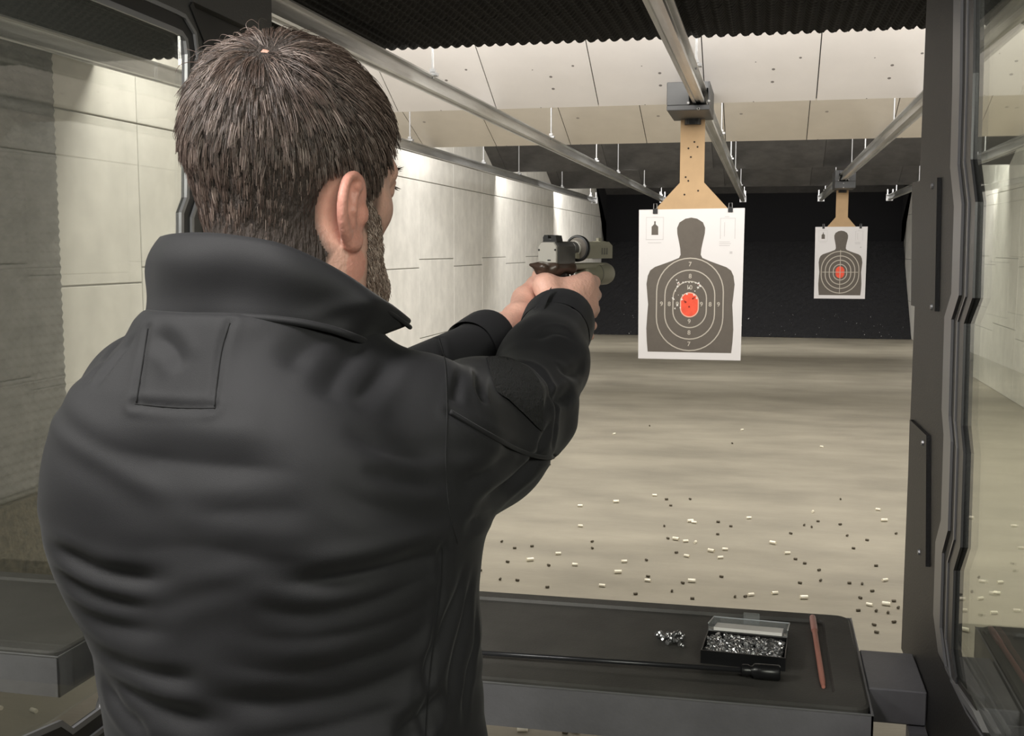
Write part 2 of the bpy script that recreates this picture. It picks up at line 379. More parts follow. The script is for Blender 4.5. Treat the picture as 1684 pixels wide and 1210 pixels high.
# ------------------------------------------------------------------ targets on their carriers
RZ = 2.38
def bar2(pts, wdt):
    """flat ribbon polygons along a closed 2-D loop"""
    n = len(pts); out = []; inn = []
    for i in range(n):
        p = Vector(pts[i]); t = (Vector(pts[(i + 1) % n]) - Vector(pts[i - 1])).normalized(); nn = Vector((t.y, -t.x))
        out.append(p + nn * wdt / 2); inn.append(p - nn * wdt / 2)
    return out, inn
def stadium(cx, cy, wd, ht, n=18, kind='s'):
    r = wd / 2; k = max(0, (ht - wd) / 2); P = []
    for i in range(n + 1): a = math.pi * i / n; P.append((cx + r * math.cos(a), cy - k - r * math.sin(a)))
    for i in range(n + 1): a = math.pi * i / n; P.append((cx - r * math.cos(a), cy + k + r * math.sin(a)))
    return P
def target_set(X, rail_y, boxpx, cardpx, paperpx, U, names, simple, tilt=0.0):
    """boxpx = half width, front height, depth (m); cardpx = (neck half w, z list); paperpx = (xc, ztop, w, h)"""
    xc, zt, pw, ph = paperpx; Y = rail_y; hw, z0, z1, dep = boxpx
    yc0 = Y + dep - .06
    c = thing('target_carrier', (xc, Y, z0), names[0], 'carrier')
    hx0, hx1 = X - .048, X + .048                        # opening for the rail: built as four blocks round it
    body = MB().box((xc - hw, Y, z0), (xc + hw, Y + dep, 2.335), bev=.003)
    body.box((xc - hw, Y, 2.335), (hx0, Y + dep, z1), bev=.003).box((hx1, Y, 2.335), (xc + hw, Y + dep, z1), bev=.003).box((hx0, Y + .004, 2.42), (hx1, Y + dep - .004, z1 - .001)) if z1 > 2.425 else body.box((xc - hw, Y, 2.335), (hx0, Y + dep, z1), bev=.003).box((hx1, Y, 2.335), (xc + hw, Y + dep, z1), bev=.003)
    build('carrier_box', body, M['plasticdark'], c)
    for bx, bz in ((X - .052, 2.345), (X + .052, 2.352), (X, 2.315), (X, z0 + .006)):
        build('bolt', MB().lathe([(.008, 0), (.008, .004), (.004, .007)], (bx, Y, bz), (0, -1, 0), 8), M['zinc'], c)
    build('hanger_disc', MB().lathe([(.045, 0), (.045, -.03)], (xc, yc0, z0), (0, 0, 1), 16), M['frame'], c)
    # cardboard backer: neck and flared foot
    yc = Y + dep - .06
    nh, zn, fh, zb = cardpx
    P = [(xc - nh, z0 - .002), (xc + nh, z0 - .002), (xc + nh, zn), (xc + fh, zt + .004), (xc + fh, zt - .16), (xc - fh, zt - .16), (xc - fh, zt + .004), (xc - nh, zn)]
    cb = build('cardboard_backer', MB().plate([P], lambda a, b, t: Vector((a, yc + t, b)), .005), M['cardboard'], None, loc=(xc, yc, zt))
    tag(cb, names[1], 'cardboard')
    hm = MB()
    if not simple:
        for (a, b) in ((.02, .27), (-.012, .245), (.038, .25), (.002, .21), (-.025, .13), (-.01, .115), (.045, .075), (-.03, .06)):
            hm.lathe([(.0055, 0), (.0055, .0006)], (xc + a - .01, yc - .0002, zt + b * (z0 - zt) / .36), (0, -1, 0), 8)
        hmm = build('bullet_hole', hm, M['hole'], cb); tag(hmm, 'small dark bullet holes through the cardboard', kind='stuff')
    # paper
    t = thing('paper_target', (xc, yc, zt - ph), names[2], 'target')
    u = pw / 775.0; uy = ph / 1100.0
    sx = (lambda a: xc + (a - 438) * u); sz = (lambda b: zt - (b - 66) * uy)
    yp = yc - .0035
    def layer(loops, lvl, th=.0002):
        return MB().plate([[(sx(a), sz(b)) for a, b in lp] for lp in loops], lambda a, b, tt: Vector((a, yp - lvl - tt, b)), th)
    nx = 14; pm = MB(); V = []
    # slightly wavy thick sheet
    def py(a, b): return 0.0
    pm.plate([[(xc - pw / 2, zt), (xc + pw / 2, zt + tilt), (xc + pw / 2 - .006, zt - ph), (xc - pw / 2 + .005, zt - ph)]], lambda a, b, tt: Vector((a, yp + tt, b)), .003)
    build('paper_sheet', pm, M['paper'], t)
    half = [(438, 125), (395, 133), (352, 160), (335, 200), (337, 240), (350, 300), (360, 350), (364, 395), (352, 418), (300, 440), (240, 462), (175, 485), (140, 510), (122, 550), (113, 610), (120, 690), (127, 760), (121, 850), (116, 940), (120, 1030), (128, 1113)]
    sil = half + [(876 - a, b) for a, b in half[::-1][:-1]]
    build('silhouette_print', layer([sil], .0002), M['ink'], t)
    rings = []
    if not simple:
        rr = [(436, 760, 492, 680), (436, 761, 368, 508), (436, 760, 247, 340)]
        for q in rr:
            o, i = bar2(stadium(*q), 8)
            build('ring_line', layer([[tuple(p) for p in o], [tuple(p) for p in i]], .0006), M['line'], t)
        o, i = bar2(stadium(435, 762, 132, 178), 8)
        build('ring_line', layer([[tuple(p) for p in o], [tuple(p) for p in i]], .0008), mat('target_pale_orange', (.8, .45, .35), .8), t)
        build('bullseye_print', layer([stadium(435, 762, 128, 174)], .0005), M['orange'], t)
    else:
        for q in ((436, 760, 560, 640), (436, 760, 440, 500), (436, 760, 320, 370), (436, 760, 200, 240)):
            o, i = bar2(stadium(q[0], q[1], q[2], q[3]), 13)
            build('ring_line', layer([[tuple(p) for p in o], [tuple(p) for p in i]], .0006), M['line'], t)
        build('bullseye_print', layer([stadium(436, 760, 130, 180)], .0006), M['orange'], t)
        build('cross_line', layer([[(432, 420), (441, 420), (441, 1090), (432, 1090)]], .0007).add(*(lambda m: (m.v, m.f))(layer([[(170, 755), (702, 755), (702, 764), (170, 764)]], .0007))), M['line'], t)
    if not simple:
        digits = [('7', 435, 465), ('8', 437, 553), ('10', 432, 635), ('9', 227, 758), ('8', 285, 758), ('9', 345, 758), ('9', 523, 758), ('8', 587, 758), ('9', 648, 758), ('9', 435, 885), ('8', 435, 968), ('7', 435, 1052)]
        for s, a, b in digits:
            cu = bpy.data.curves.new('ring_number', 'FONT'); cu.body = s; cu.size = 46 * u; cu.align_x = 'CENTER'; cu.align_y = 'CENTER'; cu.extrude = .0001; cu.offset = .0006
            o = bpy.data.objects.new('ring_number', cu); COL.objects.link(o); cu.materials.append(M['line'])
            bpy.context.view_layer.update(); me = bpy.data.meshes.new_from_object(o); bpy.data.objects.remove(o); o = bpy.data.objects.new('ring_number', me); COL.objects.link(o)
            o.parent = t; o.rotation_euler = (math.pi / 2, 0, 0); o.location = Vector((sx(a), yp - .0009, sz(b))) - rootloc(t)
        tm = MB(); R2 = random.Random(3)
        for a, b, r in [(338, 580, 9), (352, 605, 16), (345, 628, 12), (385, 598, 9), (405, 594, 10), (430, 597, 8), (450, 596, 8), (478, 600, 10), (500, 606, 16), (512, 622, 14), (497, 634, 12), (330, 660, 8), (312, 714, 12), (320, 722, 9), (328, 790, 10), (345, 765, 13), (368, 783, 9), (415, 681, 12), (384, 690, 8), (378, 722, 12), (474, 660, 8), (468, 688, 10), (487, 712, 10), (352, 690, 5), (430, 640, 9)]:
            n = 9; P = [(a + r * (1 if k % 2 else .5) * R2.uniform(.6, 1.1) * math.cos(k * 2 * math.pi / n), b + r * (1 if k % 2 else .5) * R2.uniform(.6, 1.1) * math.sin(k * 2 * math.pi / n)) for k in range(n)]
            l = layer([P], .0011); tm.add(l.v, l.f)
        tag(build('torn_edge', tm, M['torn'], t), 'white torn paper round the shot holes', kind='stuff')
        tm = MB()
        for a, b, r in [(433, 776, 8), (405, 742, 9), (398, 735, 6), (460, 716, 9), (470, 708, 6), (352, 606, 5), (500, 612, 5)]:
            P = [(a + r * R2.uniform(.6, 1.1) * math.cos(k * .9), b + r * R2.uniform(.6, 1.1) * math.sin(k * .9)) for k in range(7)]
            l = layer([P], .0014); tm.add(l.v, l.f)
        tag(build('shot_hole', tm, mat('shot_hole_red', (.25, .03, .02), .9), t), 'dark shot holes in the orange centre', kind='stuff')
    # small printed inset, faint frame and table of lines
    fr = MB()
    def fbar(a0, b0, a1, b1):
        l = layer([[(a0, b0), (a1, b0), (a1, b1), (a0, b1)]], .0003); fr.add(l.v, l.f)
    for q in ((105, 120, 235, 123), (105, 282, 235, 286), (105, 120, 108, 285), (232, 120, 235, 285), (650, 130, 654, 280), (756, 130, 760, 280), (683, 118, 715, 122), (650, 130, 760, 133), (120, 305, 220, 309), (645, 300, 722, 304), (645, 312, 730, 316), (645, 325, 722, 330), (680, 160, 684, 262), (722, 370, 742, 388)): fbar(*q)
    build('faint_print', fr, M['faint'], t)['kind'] = 'stuff'
    mini = [(165, 150), (176, 150), (176, 172), (195, 190), (196, 250), (146, 250), (146, 190), (165, 172)]
    build('inset_print', layer([mini], .0003), M['ink'], t)
    # binder clips
    gname = names[3]
    for sgn, px_, lb in ((-1, (172 - 438) * u, 'left'), (1, (722 - 438) * u, 'right')):
        bc = thing('binder_clip', (xc + px_, yp - .004, zt), 'black binder clip on the %s top corner of the %s' % (lb, gname), 'clip', 'binder clips on the paper targets')
        s_ = pw / .53
        build('clip_body', MB().plate([[(-.012 * s_, -.02 * s_), (.012 * s_, -.02 * s_), (.012 * s_, .006 * s_), (-.012 * s_, .006 * s_)]], lambda a, b, tt: Vector((xc + px_ + a, yp - .004 + tt, zt + b + (tilt if sgn > 0 else 0))), .012), M['bindclip'], bc)
        build('clip_handle', MB().tube([(xc + px_ - .009 * s_, yp - .003, zt + .004), (xc + px_ - .008 * s_, yp - .001, zt + .03 * s_), (xc + px_ + .008 * s_, yp - .001, zt + .03 * s_), (xc + px_ + .009 * s_, yp - .003, zt + .004)], .0022, 6), M['trim'], bc)
def rail_y_at(x, y, X): 
    r = ray(x, y); return .79 * r[1] / r[2]
Y1 = rail_y_at(1136, 158, 0)
A = atY(1105, 135, Y1); B = atY(1175, 180, Y1)
pc0 = atY(1051, 345, Y1 + .42); pc1 = atY(1225, 343, Y1 + .42); pcb = atY(1138, 591, Y1 + .42)
nk = atY(1160, 300, Y1 + .42); nl = atY(1120, 300, Y1 + .42); ft = atY(1197, 343, Y1 + .42)
xc1 = (pc0[0] + pc1[0]) / 2
target_set(-.352, Y1, ((B[0] - A[0]) / 2, B[2], A[2], .48), ((nk[0] - nl[0]) / 2, nk[2], ft[0] - xc1, 0), (xc1, pc0[2], pc1[0] - pc0[0], pc0[2] - pcb[2]), None,
           ('dark square target carrier with silver bolts on the nearer rail', 'tan cardboard backer with bullet holes above the nearer target', 'nearer large paper silhouette target with torn orange centre', 'nearer paper target'), False, .006)
Y2 = rail_y_at(1392, 291, 0)
A = atY(1370, 284, Y2); B = atY(1402, 309, Y2)
pc0 = atY(1341, 373, Y2 + .42); pc1 = atY(1427, 373, Y2 + .42); pcb = atY(1382, 491, Y2 + .42)
nk = atY(1395, 357, Y2 + .42); nl = atY(1375, 357, Y2 + .42); ft = atY(1407, 373, Y2 + .42); xc2 = (pc0[0] + pc1[0]) / 2
target_set(.82, Y2, (.11, B[2], 2.455, .48), ((nk[0] - nl[0]) / 2, nk[2], ft[0] - xc2, 0), (xc2, pc0[2], pc1[0] - pc0[0], pc0[2] - pcb[2]), None,
           ('small dark target carrier on the farther rail', 'tan cardboard backer above the farther small target', 'farther small paper silhouette target with orange centre and crosshair', 'farther paper target'), True)

# ------------------------------------------------------------------ booth partitions
PXR, PXL = .257, -1.075
def yz(path, X): return [(float(p[1]), float(p[2])) for p in (atX(x, y, X) for x, y in path)]
def offset_path(P, d):
    out = []
    for i in range(len(P)):
        a = Vector(P[max(i - 1, 0)]); b = Vector(P[min(i + 1, len(P) - 1)]); t = (b - a).normalized(); n = Vector((t.y, -t.x)); out.append(tuple(Vector(P[i]) + n * d))
    return out
def strip(P, w0, w1, X, s, x0, x1, yonly=False):
    """raised strip along an open (Y,Z) path between side offsets w0..w1, from X+s*x0 out to X+s*x1"""
    a = offset_path(P, w0); b = offset_path(P, w1); mb = MB(); n = len(P); V = []
    if yonly: a = [(p[0] + abs(w0), p[1]) for p in P]; b = [(p[0] + abs(w1), p[1]) for p in P]
    for i in range(n):
        for (q, xx) in ((a, x0), (a, x1), (b, x1), (b, x0)): V.append((X + s * xx, q[i][0], q[i][1]))
    F = [(i * 4 + j, i * 4 + (j + 1) % 4, (i + 1) * 4 + (j + 1) % 4, (i + 1) * 4 + j) for i in range(n - 1) for j in range(4)] + [(0, 1, 2, 3), ((n - 1) * 4, (n - 1) * 4 + 3, (n - 1) * 4 + 2, (n - 1) * 4 + 1)]
    return mb.add(V, F)
# right partition
TH = .010
rp = thing('booth_partition', (PXR, 1.2, 0), 'charcoal booth partition right of the bench with glass panel', 'partition', 'booth partitions')
gp = [(1606, -60), (1604, 120), (1600, 262), (1608, 332), (1603, 490), (1589, 532), (1584, 700), (1588, 745), (1583, 900), (1572, 938), (1568, 1068), (1578, 1140), (1606, 1196), (1650, 1262)]
G = yz(gp, PXR)
gtop = (G[0][0], 2.28)
hole = [(-.6, 2.28), gtop] + G + [(G[-1][0] - .35, G[-1][1] - .25), (-.6, G[-1][1] - .25)]
far_top = yz([(1524, 0)], PXR)[0]; e1 = yz([(1482, 1066)], PXR)[0]; e2 = yz([(1512, 1142)], PXR)[0]
outer = [(-.8, .25), (e2[0], .25), e2, e1, (far_top[0], far_top[1]), (far_top[0] - .02, far_top[1] + .03), (far_top[0] - .1, 2.5), (-.8, 2.5)]
build('panel', MB().plate([outer, hole], lambda a, b, t: Vector((PXR + t, a, b)), TH), M['frame'], rp)
yg = G[7][0] + .05; build('glass_pane', MB().box((-.003, -2.3, hole[-1][1] - .02), (.003, .02, 2.32), Matrix.Translation((PXR + .004, yg, 0)) @ Matrix.Rotation(math.radians(.9), 4, 'Z')), M['glassR'], rp)
Gp = [gtop] + G
# which side is solid? offsets are tested so that positive goes towards larger Y
sg = 1 if offset_path(Gp, .01)[3][0] > Gp[3][0] else -1
tr = build('window_trim', strip(Gp, .0, .046, PXR, -1, -.004, .003, True), M['trimdark'], rp); 
build('trim_lip', strip(Gp, .038, .044, PXR, -1, .002, .005, True), M['trim'], tr)
build('gasket', strip(Gp, .046, .088, PXR, -1, -.002, .0015, True), M['gasket'], rp)
tr = build('window_trim', strip(Gp, .088, .150, PXR, -1, -.002, .005, True), M['trim'], rp); tr['label'] = 'lighter outer window trim'
build('gasket', strip(Gp, .151, .200, PXR, -1, -.001, .001, True), M['gasket'], rp)
def cover(pp, nm='cover_plate', th=.006):
    P = yz(pp, PXR); o = build(nm, MB().plate([P], lambda a, b, t: Vector((PXR - t, a, b)), th), M['frame'], rp); return o, P
o, P = cover([(1506, 300), (1548, 292), (1544, 512), (1504, 502)])
for q in ((1541, 306), (1540, 505)):
    y_, z_ = yz([q], PXR)[0]; build('screw', MB().lathe([(.005, 0), (.004, .003)], (PXR - .006, y_, z_), (-1, 0, 0), 8), M['trim'], o)
o, P = cover([(1502, 690), (1530, 716), (1529, 932), (1496, 890)])
for q in ((1525, 728), (1519, 908)):
    y_, z_ = yz([q], PXR)[0]; build('screw', MB().lathe([(.005, 0), (.004, .003)], (PXR - .006, y_, z_), (-1, 0, 0), 8), M['trim'], o)
build('foot_post', MB().box((PXR + .0, .2, 0), (PXR + TH, .28, .25)).box((PXR, 1.6, 0), (PXR + TH, 1.68, .25)), M['frame'], rp)

# left partition
lp = thing('booth_partition', (PXL, 1.2, 0), 'grey booth partition with glass panel left of the man', 'partition', 'booth partitions')
gl = [(-60, -8), (100, 33 - 40 + 5), (180, 28), (285, 66), (300, 72), (308, 84), (311, 110), (306, 325), (297, 350), (297, 420)]
gl = [(-60, -88), (100, -24), (200, 16), (284, 50), (297, 56), (304, 66), (307, 90), (306, 325), (297, 350), (297, 420)]
G = yz(gl, PXL); yr = G[-1][0]
low = yz([(165, 1166), (117, 1201), (98, 1188), (38, 1214), (-60, 1262)], PXL)
path = G + [(yr, low[0][1] + .32), (low[0][0] + .02, low[0][1] + .03)] + low
hole = path + [(-.6, low[-1][1]), (-.6, G[0][1] + .1)]
hole = [(-.5, G[0][1] + (G[0][1] - G[1][1]) * .0)] + path + [(-.5, low[-1][1])]
t1 = yz([(312, 2), (337, 66), (338, 110)], PXL)
outer = [(-.8, .25), (t1[2][0], .25), t1[2], t1[1], t1[0], (t1[0][0] - .05, 2.5), (-.8, 2.5)]
build('panel', MB().plate([outer, hole], lambda a, b, t: Vector((PXL - t, a, b)), TH), M['frame2'], lp)
build('glass_pane', MB().box((PXL - .009, -.6, low[-1][1] - .02), (PXL - .003, yr + .03, G[0][1] + .06)), M['glassL'], lp)
sg = 1 if offset_path(path, .01)[7][0] > path[7][0] else -1
build('gasket', strip(path, sg * .006, sg * .03, PXL, 1, -.004, .003), M['gasket'], lp)
tr = build('window_trim', strip(path, sg * -.004, sg * .006, PXL, 1, -.002, .004), M['trim'], lp)
build('window_trim', strip(path, sg * .03, sg * .038, PXL, 1, -.004, .008), M['trim'], lp)
e = yz([(314, 4), (338, 66), (339, 150), (339, 400)], PXL)
build('edge_gasket', strip(e, -.003, .012, PXL, 1, -.004, .003), M['gasket'], lp)
P = yz([(316, 8), (338, 66), (339, 112), (432, 52), (432, 20)], PXL)
build('recess_shade', MB().plate([P], lambda a, b, t: Vector((PXL - .02 - t, a, b)), .01), M['gasket'], lp)  # black sheet standing in for the shade of the recess beside the panel
P = yz([(318, 3), (415, 48), (447, 52), (446, -50), (300, -50)], PXL)
build('header_plate', MB().plate([P], lambda a, b, t: Vector((PXL - t, a, b)), .03), M['frame2'], lp)
build('foot_post', MB().box((PXL - TH, .2, 0), (PXL, .28, .25)).box((PXL - TH, 1.6, 0), (PXL, 1.68, .25)), M['frame2'], lp)

# ------------------------------------------------------------------ benches
HB = .93
def bench(x0, x1, y0, y1, label, skew=0.0):
    b = thing('shooting_bench', ((x0 + x1) / 2, (y0 + y1) / 2, 0), label, 'bench', 'firing line benches')
    cx = (x0 + x1) / 2; cy = (y0 + y1) / 2
    # steel tray with lip
    st = MB().box((x0, y0, HB - .075), (x1, y0 + .003, HB - .006)).box((x0, y1 - .003, HB - .075), (x1, y1, HB - .006)).box((x0, y0, HB - .075), (x0 + .003, y1, HB - .006)).box((x1 - .003, y0, HB - .075), (x1, y1, HB - .006)).box((x0 + .004, y0 + .004, HB - .022), (x1 - .004, y1 - .004, HB - .0145)).box((x0 + .001, y0 + .004, HB - .0745), (x1 - .001, y0 + .03, HB - .0725))
    build('tray_edge', MB().tube([(x0, y0, HB - .0065), (x1, y0, HB - .0065), (x1, y1, HB - .0065)], .0014, 6), M['trim'], b)
    build('steel_tray', st, M['steel'], b)
    # rubber mat with raised rim: rounded outline, recessed middle
    r = .02
    def rr(a0, b0, a1, b1, r, n=5):
        P = []
        for (ax, by, s) in ((a1 - r, b1 - r, 0), (a0 + r, b1 - r, 1), (a0 + r, b0 + r, 2), (a1 - r, b0 + r, 3)):
            for k in range(n + 1):
                a = math.pi / 2 * (s + k / n); P.append((ax + r * math.cos(a), by + r * math.sin(a)))
        return P
    def ring(P, z): return [(p[0], p[1], z) for p in P]
    O = rr(x0 + .004, y0 + .004, x1 - .004, y1 - .004, .025); O2 = rr(x0 + .008, y0 + .008, x1 - .008, y1 - .008, .022)
    I = rr(x0 + .05, y0 + .055, x1 - .05, y1 - .04, .012); I2 = rr(x0 + .053, y0 + .058, x1 - .053, y1 - .043, .01)
    n = len(O); V = ring(O, HB - .014) + ring(O, HB - .003) + ring(O2, HB) + ring(I, HB) + ring(I2, HB - .0055)
    F = [(k * n + i, k * n + (i + 1) % n, (k + 1) * n + (i + 1) % n, (k + 1) * n + i) for k in range(4) for i in range(n)]
    F += [tuple(4 * n + i for i in range(n)), tuple(range(n))[::-1]]
    build('rubber_mat', MB().add(V, F), M['mat'], b)
    for lx in (x0 + .02, x1 - .06):
        build('leg', MB().box((lx, y1 - .1, 0), (lx + .04, y1 - .06, HB - .075)), M['steel'], b)
    return b
BX0, BX1, BY0, BY1 = -1.03, .168, 1.635, 2.075
bn = bench(BX0, BX1, BY0, BY1, 'long grey steel bench with black rubber mat in front of the man')
# bracket to the right partition
build('side_bracket', MB().box((BX1 + .002, 1.745, HB - .062), (PXR - .001, 1.915, HB - .008), bev=.002), M['steel'], bn)
build('bracket_strut', MB().box((PXR - .028, 1.72, .3), (PXR - .002, 1.76, HB - .064)), M['steel'], bn)
bench(-2.26, -1.12, 1.585, 1.99, 'neighbouring grey steel bench with black mat seen through the left glass')

_c = atZ(1604, 1025, HB)
bn2 = bench(_c[0], _c[0] + 1.2, 1.6, _c[1], 'next grey steel bench seen through the right glass panel')
build('side_bracket', MB().box((PXR + .02, 1.70, HB - .062), (_c[0] - .002, 1.92, HB - .008), bev=.002), M['steel'], bn2)
# ------------------------------------------------------------------ things on the bench
Z0 = HB - .0053
def onb(x, y, z=Z0): p = atZ(x, y, z); return Vector(p)
# pellet box
fl, frt = onb(1152, 1090), onb(1291, 1104)
bl = onb(1168, 1030); 
ex = (frt - fl); BW = ex.length; ang = math.atan2(ex.y, ex.x)
BD = .098; BH = .022
pb = thing('pellet_box', fl, 'black plastic box of lead pellets with raised clear lid, on the bench mat', 'box')
pb.rotation_euler = (0, 0, ang)
tk = .0018
base = MB().box((0, 0, 0), (BW, BD, .002)).box((0, 0, .002), (BW, tk, BH)).box((0, BD - tk, .002), (BW, BD, BH)).box((0, tk, .002), (tk, BD - tk, BH)).box((BW - tk, tk, .002), (BW, BD - tk, BH))
build('box_base', base, M['boxblack'], pb, local=True)
LH = .092; la = math.radians(101)          # lid leans back
lidM = Matrix.Translation((0, BD + .001, BH)) @ Matrix.Rotation(-la, 4, 'X')
ld = MB(); lt = .012
ld.box((.001, 0, 0), (BW - .001, .0016, LH), lidM).box((.001, -lt, 0), (.0026, 0, LH), lidM).box((BW - .0026, -lt, 0), (BW - .001, 0, LH), lidM).box((.001, -lt, LH - .0016), (BW - .001, 0, LH), lidM)
lid = build('box_lid', ld, M['clear'], pb, local=True)
rimm = MB().tube([lidM @ Vector(p) for p in ((.001, -lt, 0), (.001, -lt, LH), (BW - .001, -lt, LH), (BW - .001, -lt, 0))], .0011, 6)
build('lid_rim', rimm, mat('clear_rim', (.55, .57, .60), .3), lid, local=True)
build('lid_latch', MB().box((BW * .5 - .014, -lt - .012, LH - .0005), (BW * .5 + .014, -.004, LH + .001), lidM), M['clear'], lid, local=True)
build('foam_liner', MB().box((.010, -.006, .002), (BW - .010, -.0008, LH * .70), lidM), M['liner'], lid, local=True)
# pellets: waisted lead pellets
pr = [(.0, 0), (.0024, .0002), (.00275, .001), (.0017, .0034), (.0024, .0046), (.0026, .0058), (.0015, .0074), (0, .0078)]
pm = MB().lathe([(max(a, .0001) * 1.0, b - .0039) for a, b in pr], n=8)
pel = build('pellet', pm, M['lead'], None, smooth=True, angle=.7)
tag(pel, 'tiny silver lead pellet in the black plastic box', 'pellet', 'pellets in the box')
cnt = 0; Rm = Matrix.Rotation(ang, 3, 'Z'); pts = []
rp_ = random.Random(11)
for lay in range(2):
    nxp, nyp = 20, 8
    for i in range(nxp):
        for j in range(nyp):
            if lay == 0 and rp_.random() < .25: continue
            if lay == 1 and rp_.random() < .12: continue
            x = tk + .0045 + (BW - 2 * tk - .009) * (i + .5 + rp_.uniform(-.3, .3)) / nxp; y = tk + .006 + (BD - 2 * tk - .012) * (j + .5 + rp_.uniform(-.3, .3)) / nyp
            z = .0065 + lay * .0075 + rp_.uniform(-.0005, .0025) + (.002 if lay and y > .05 else 0)
            o = pel if cnt == 0 else pel.copy()
            if cnt: COL.objects.link(o)
            o.location = fl + Rm @ Vector((x, y, z)); o.scale = (1.8, 1.8, 1.5); o.rotation_euler = (rp_.uniform(0, 3.1), rp_.uniform(0, 3.1), rp_.uniform(0, 3.1)); cnt += 1
            if cnt >= 295: break
pile = [(1082, 1049, 0), (1088, 1046, 0), (1092, 1053, 0), (1086, 1052, .004), (1097, 1048, 0), (1100, 1060, 0), (1104, 1053, 0), (1108, 1047, 0), (1112, 1058, 0), (1110, 1051, .004), (1116, 1045, 0), (1122, 1050, 0), (1119, 1055, 0), (1121, 1065, 0), (1101, 1056, .004), (1116, 1050, .004)]
for x, y, dz in pile:
    o = pel.copy(); COL.objects.link(o); o.location = onb(x, y) + Vector((0, 0, .0048 + dz)); o.scale = (1.7, 1.7, 1.5); o.rotation_euler = (rp_.uniform(0, 3.1), rp_.uniform(0, 3.1), rp_.uniform(0, 3.1))
    o['label'] = 'silver pellet in the small loose pile left of the box'; o['group'] = 'loose pellets on the mat'
# cleaning rod
cr0, cr1, cr2 = onb(700, 1076) + Vector((0, 0, .009)), onb(1222, 1114) + Vector((0, 0, .0122)), onb(1283, 1119) + Vector((0, 0, .0122))
rd = thing('cleaning_rod', cr1, 'thin black cleaning rod with round handle along the front of the bench mat', 'rod')
build('rod_shaft', MB().tube([cr0, cr1 + (cr2 - cr1) * .1], .0040, 8), M['rodsteel'], rd, smooth=True)
ax = (cr2 - cr1); hl = ax.length
build('rod_handle', MB().lathe([(.0042, -.004), (.009, -.002), (.0098, hl * .12), (.0075, hl * .2), (.008, hl * .24), (.0118, hl * .30), (.0122, hl * .5), (.0122, hl * .96), (.010, hl)], cr1, ax, 16), M['rodblack'], rd, smooth=True, angle=.8)
# pen
p0, p1 = onb(1336, 1018) + Vector((0, 0, .0045)), onb(1354, 1133) + Vector((0, 0, .0035))
pn = thing('pen', (p0 + p1) / 2 - Vector((0, 0, .004)), 'slim reddish wooden pen lying at the right end of the bench mat', 'pen')
ax = p1 - p0; L = ax.length
build('barrel', MB().lathe([(.0046, L * .2), (.0046, L * .9), (.0040, L * .95), (.0028, L)], p0, ax, 12), M['pen'], pn, smooth=True, angle=.8)
cp = build('cap', MB().lathe([(.004, 0), (.0055, .003), (.0060, .01), (.0060, L * .22), (.005, L * .23)], p0, ax, 12), M['pencap'], pn, smooth=True, angle=.8)
build('clip', MB().box((-.0014, -.0078, .004), (.0014, -.0058, L * .26), Matrix.Translation(p0) @ ax.to_track_quat('Z', 'Y').to_matrix().to_4x4()), M['pencap'], cp)

# ------------------------------------------------------------------ spent casings on the floor
cs = MB().lathe([(.0058, 0), (.0060, .0008), (.0060, .002), (.0051, .003), (.0059, .0045), (.0058, .022), (.0048, .0222), (.0046, .016)], (0, 0, 0), (1, 0, 0), 10)
case = build('cartridge_case', cs, M['brass'], None, smooth=True, angle=.8)
tag(case, 'small pale brass cartridge case lying on the concrete range floor', 'casing', 'spent brass cases on the floor')
bit = build('tarnished_case', MB().lathe([(.0052, 0), (.0055, .001), (.0048, .003), (.0055, .004), (.0052, .016), (.0030, .0165)], (0, 0, 0), (1, 0, 0), 8), M['casedark'], None, smooth=True, angle=.8)
tag(bit, 'small dark tarnished case lying on the concrete range floor', 'casing', 'tarnished cases on the floor')
zs = lambda l: [(780 + a / 2.339, 800 + b / 2.339) for a, b in l]
bright = zs([(555, 62), (685, 37), (400, 155), (820, 138), (855, 143), (822, 214), (764, 205), (1047, 125), (975, 246), (900, 250), (808, 270), (936, 278), (1160, 224), (1214, 260), (333, 262), (202, 288), (398, 306), (566, 293), (566, 334), (656, 365), (480, 385), (822, 368), (1053, 422), (1167, 414), (1253, 433), (1570, 366), (1532, 462), (1600, 460), (1545, 91), (416, 78), (1588, 135)]) + [(1608, 987), (1645, 978), (1594, 1040), (1640, 960), (60, 1173), (45, 1134), (1629, 1010), (940, 1204), (868, 1203), (3, 1168), (1590, 1006)]
dark = zs([(827, 50), (761, 76), (731, 156), (981, 155), (930, 186), (748, 204), (772, 258), (665, 288), (456, 242), (450, 216), (228, 232), (149, 240), (108, 213), (123, 292), (290, 308), (30, 326), (98, 362), (160, 363), (288, 390), (627, 416), (662, 348), (760, 408), (831, 434), (944, 349), (806, 376), (1002, 430), (1047, 425), (1246, 373), (1334, 363), (1322, 326), (1264, 298), (1242, 283), (1452, 240), (1552, 308), (1450, 375), (1492, 376), (1480, 430), (1484, 480), (1544, 484), (1606, 444), (1537, 405), (1505, 208), (1432, 193), (1412, 148), (1316, 136), (1270, 150), (1298, 160), (1213, 182), (1620, 185), (1408, 50)]) + [(1440, 1030), (1445, 1042), (1473, 1024), (1598, 975), (1478, 1000), (1460, 1010), (925, 1206), (30, 1130), (1650, 1205), (1610, 950)]
first = True
for i, (x, y) in enumerate(bright):
    o = case if first else case.copy()
    if not first: COL.objects.link(o)
    first = False; p = atZ(x, y, 0); o.location = (p[0], p[1], .0062)
    s = 1.3 if i % 3 else 1.6; a = random.uniform(-.6, .6) + (math.pi if random.random() < .5 else 0); o.rotation_euler = (random.random() * 6, 0, a); o.scale = (s, s, s); o.location.z = .0062 * s
first = True
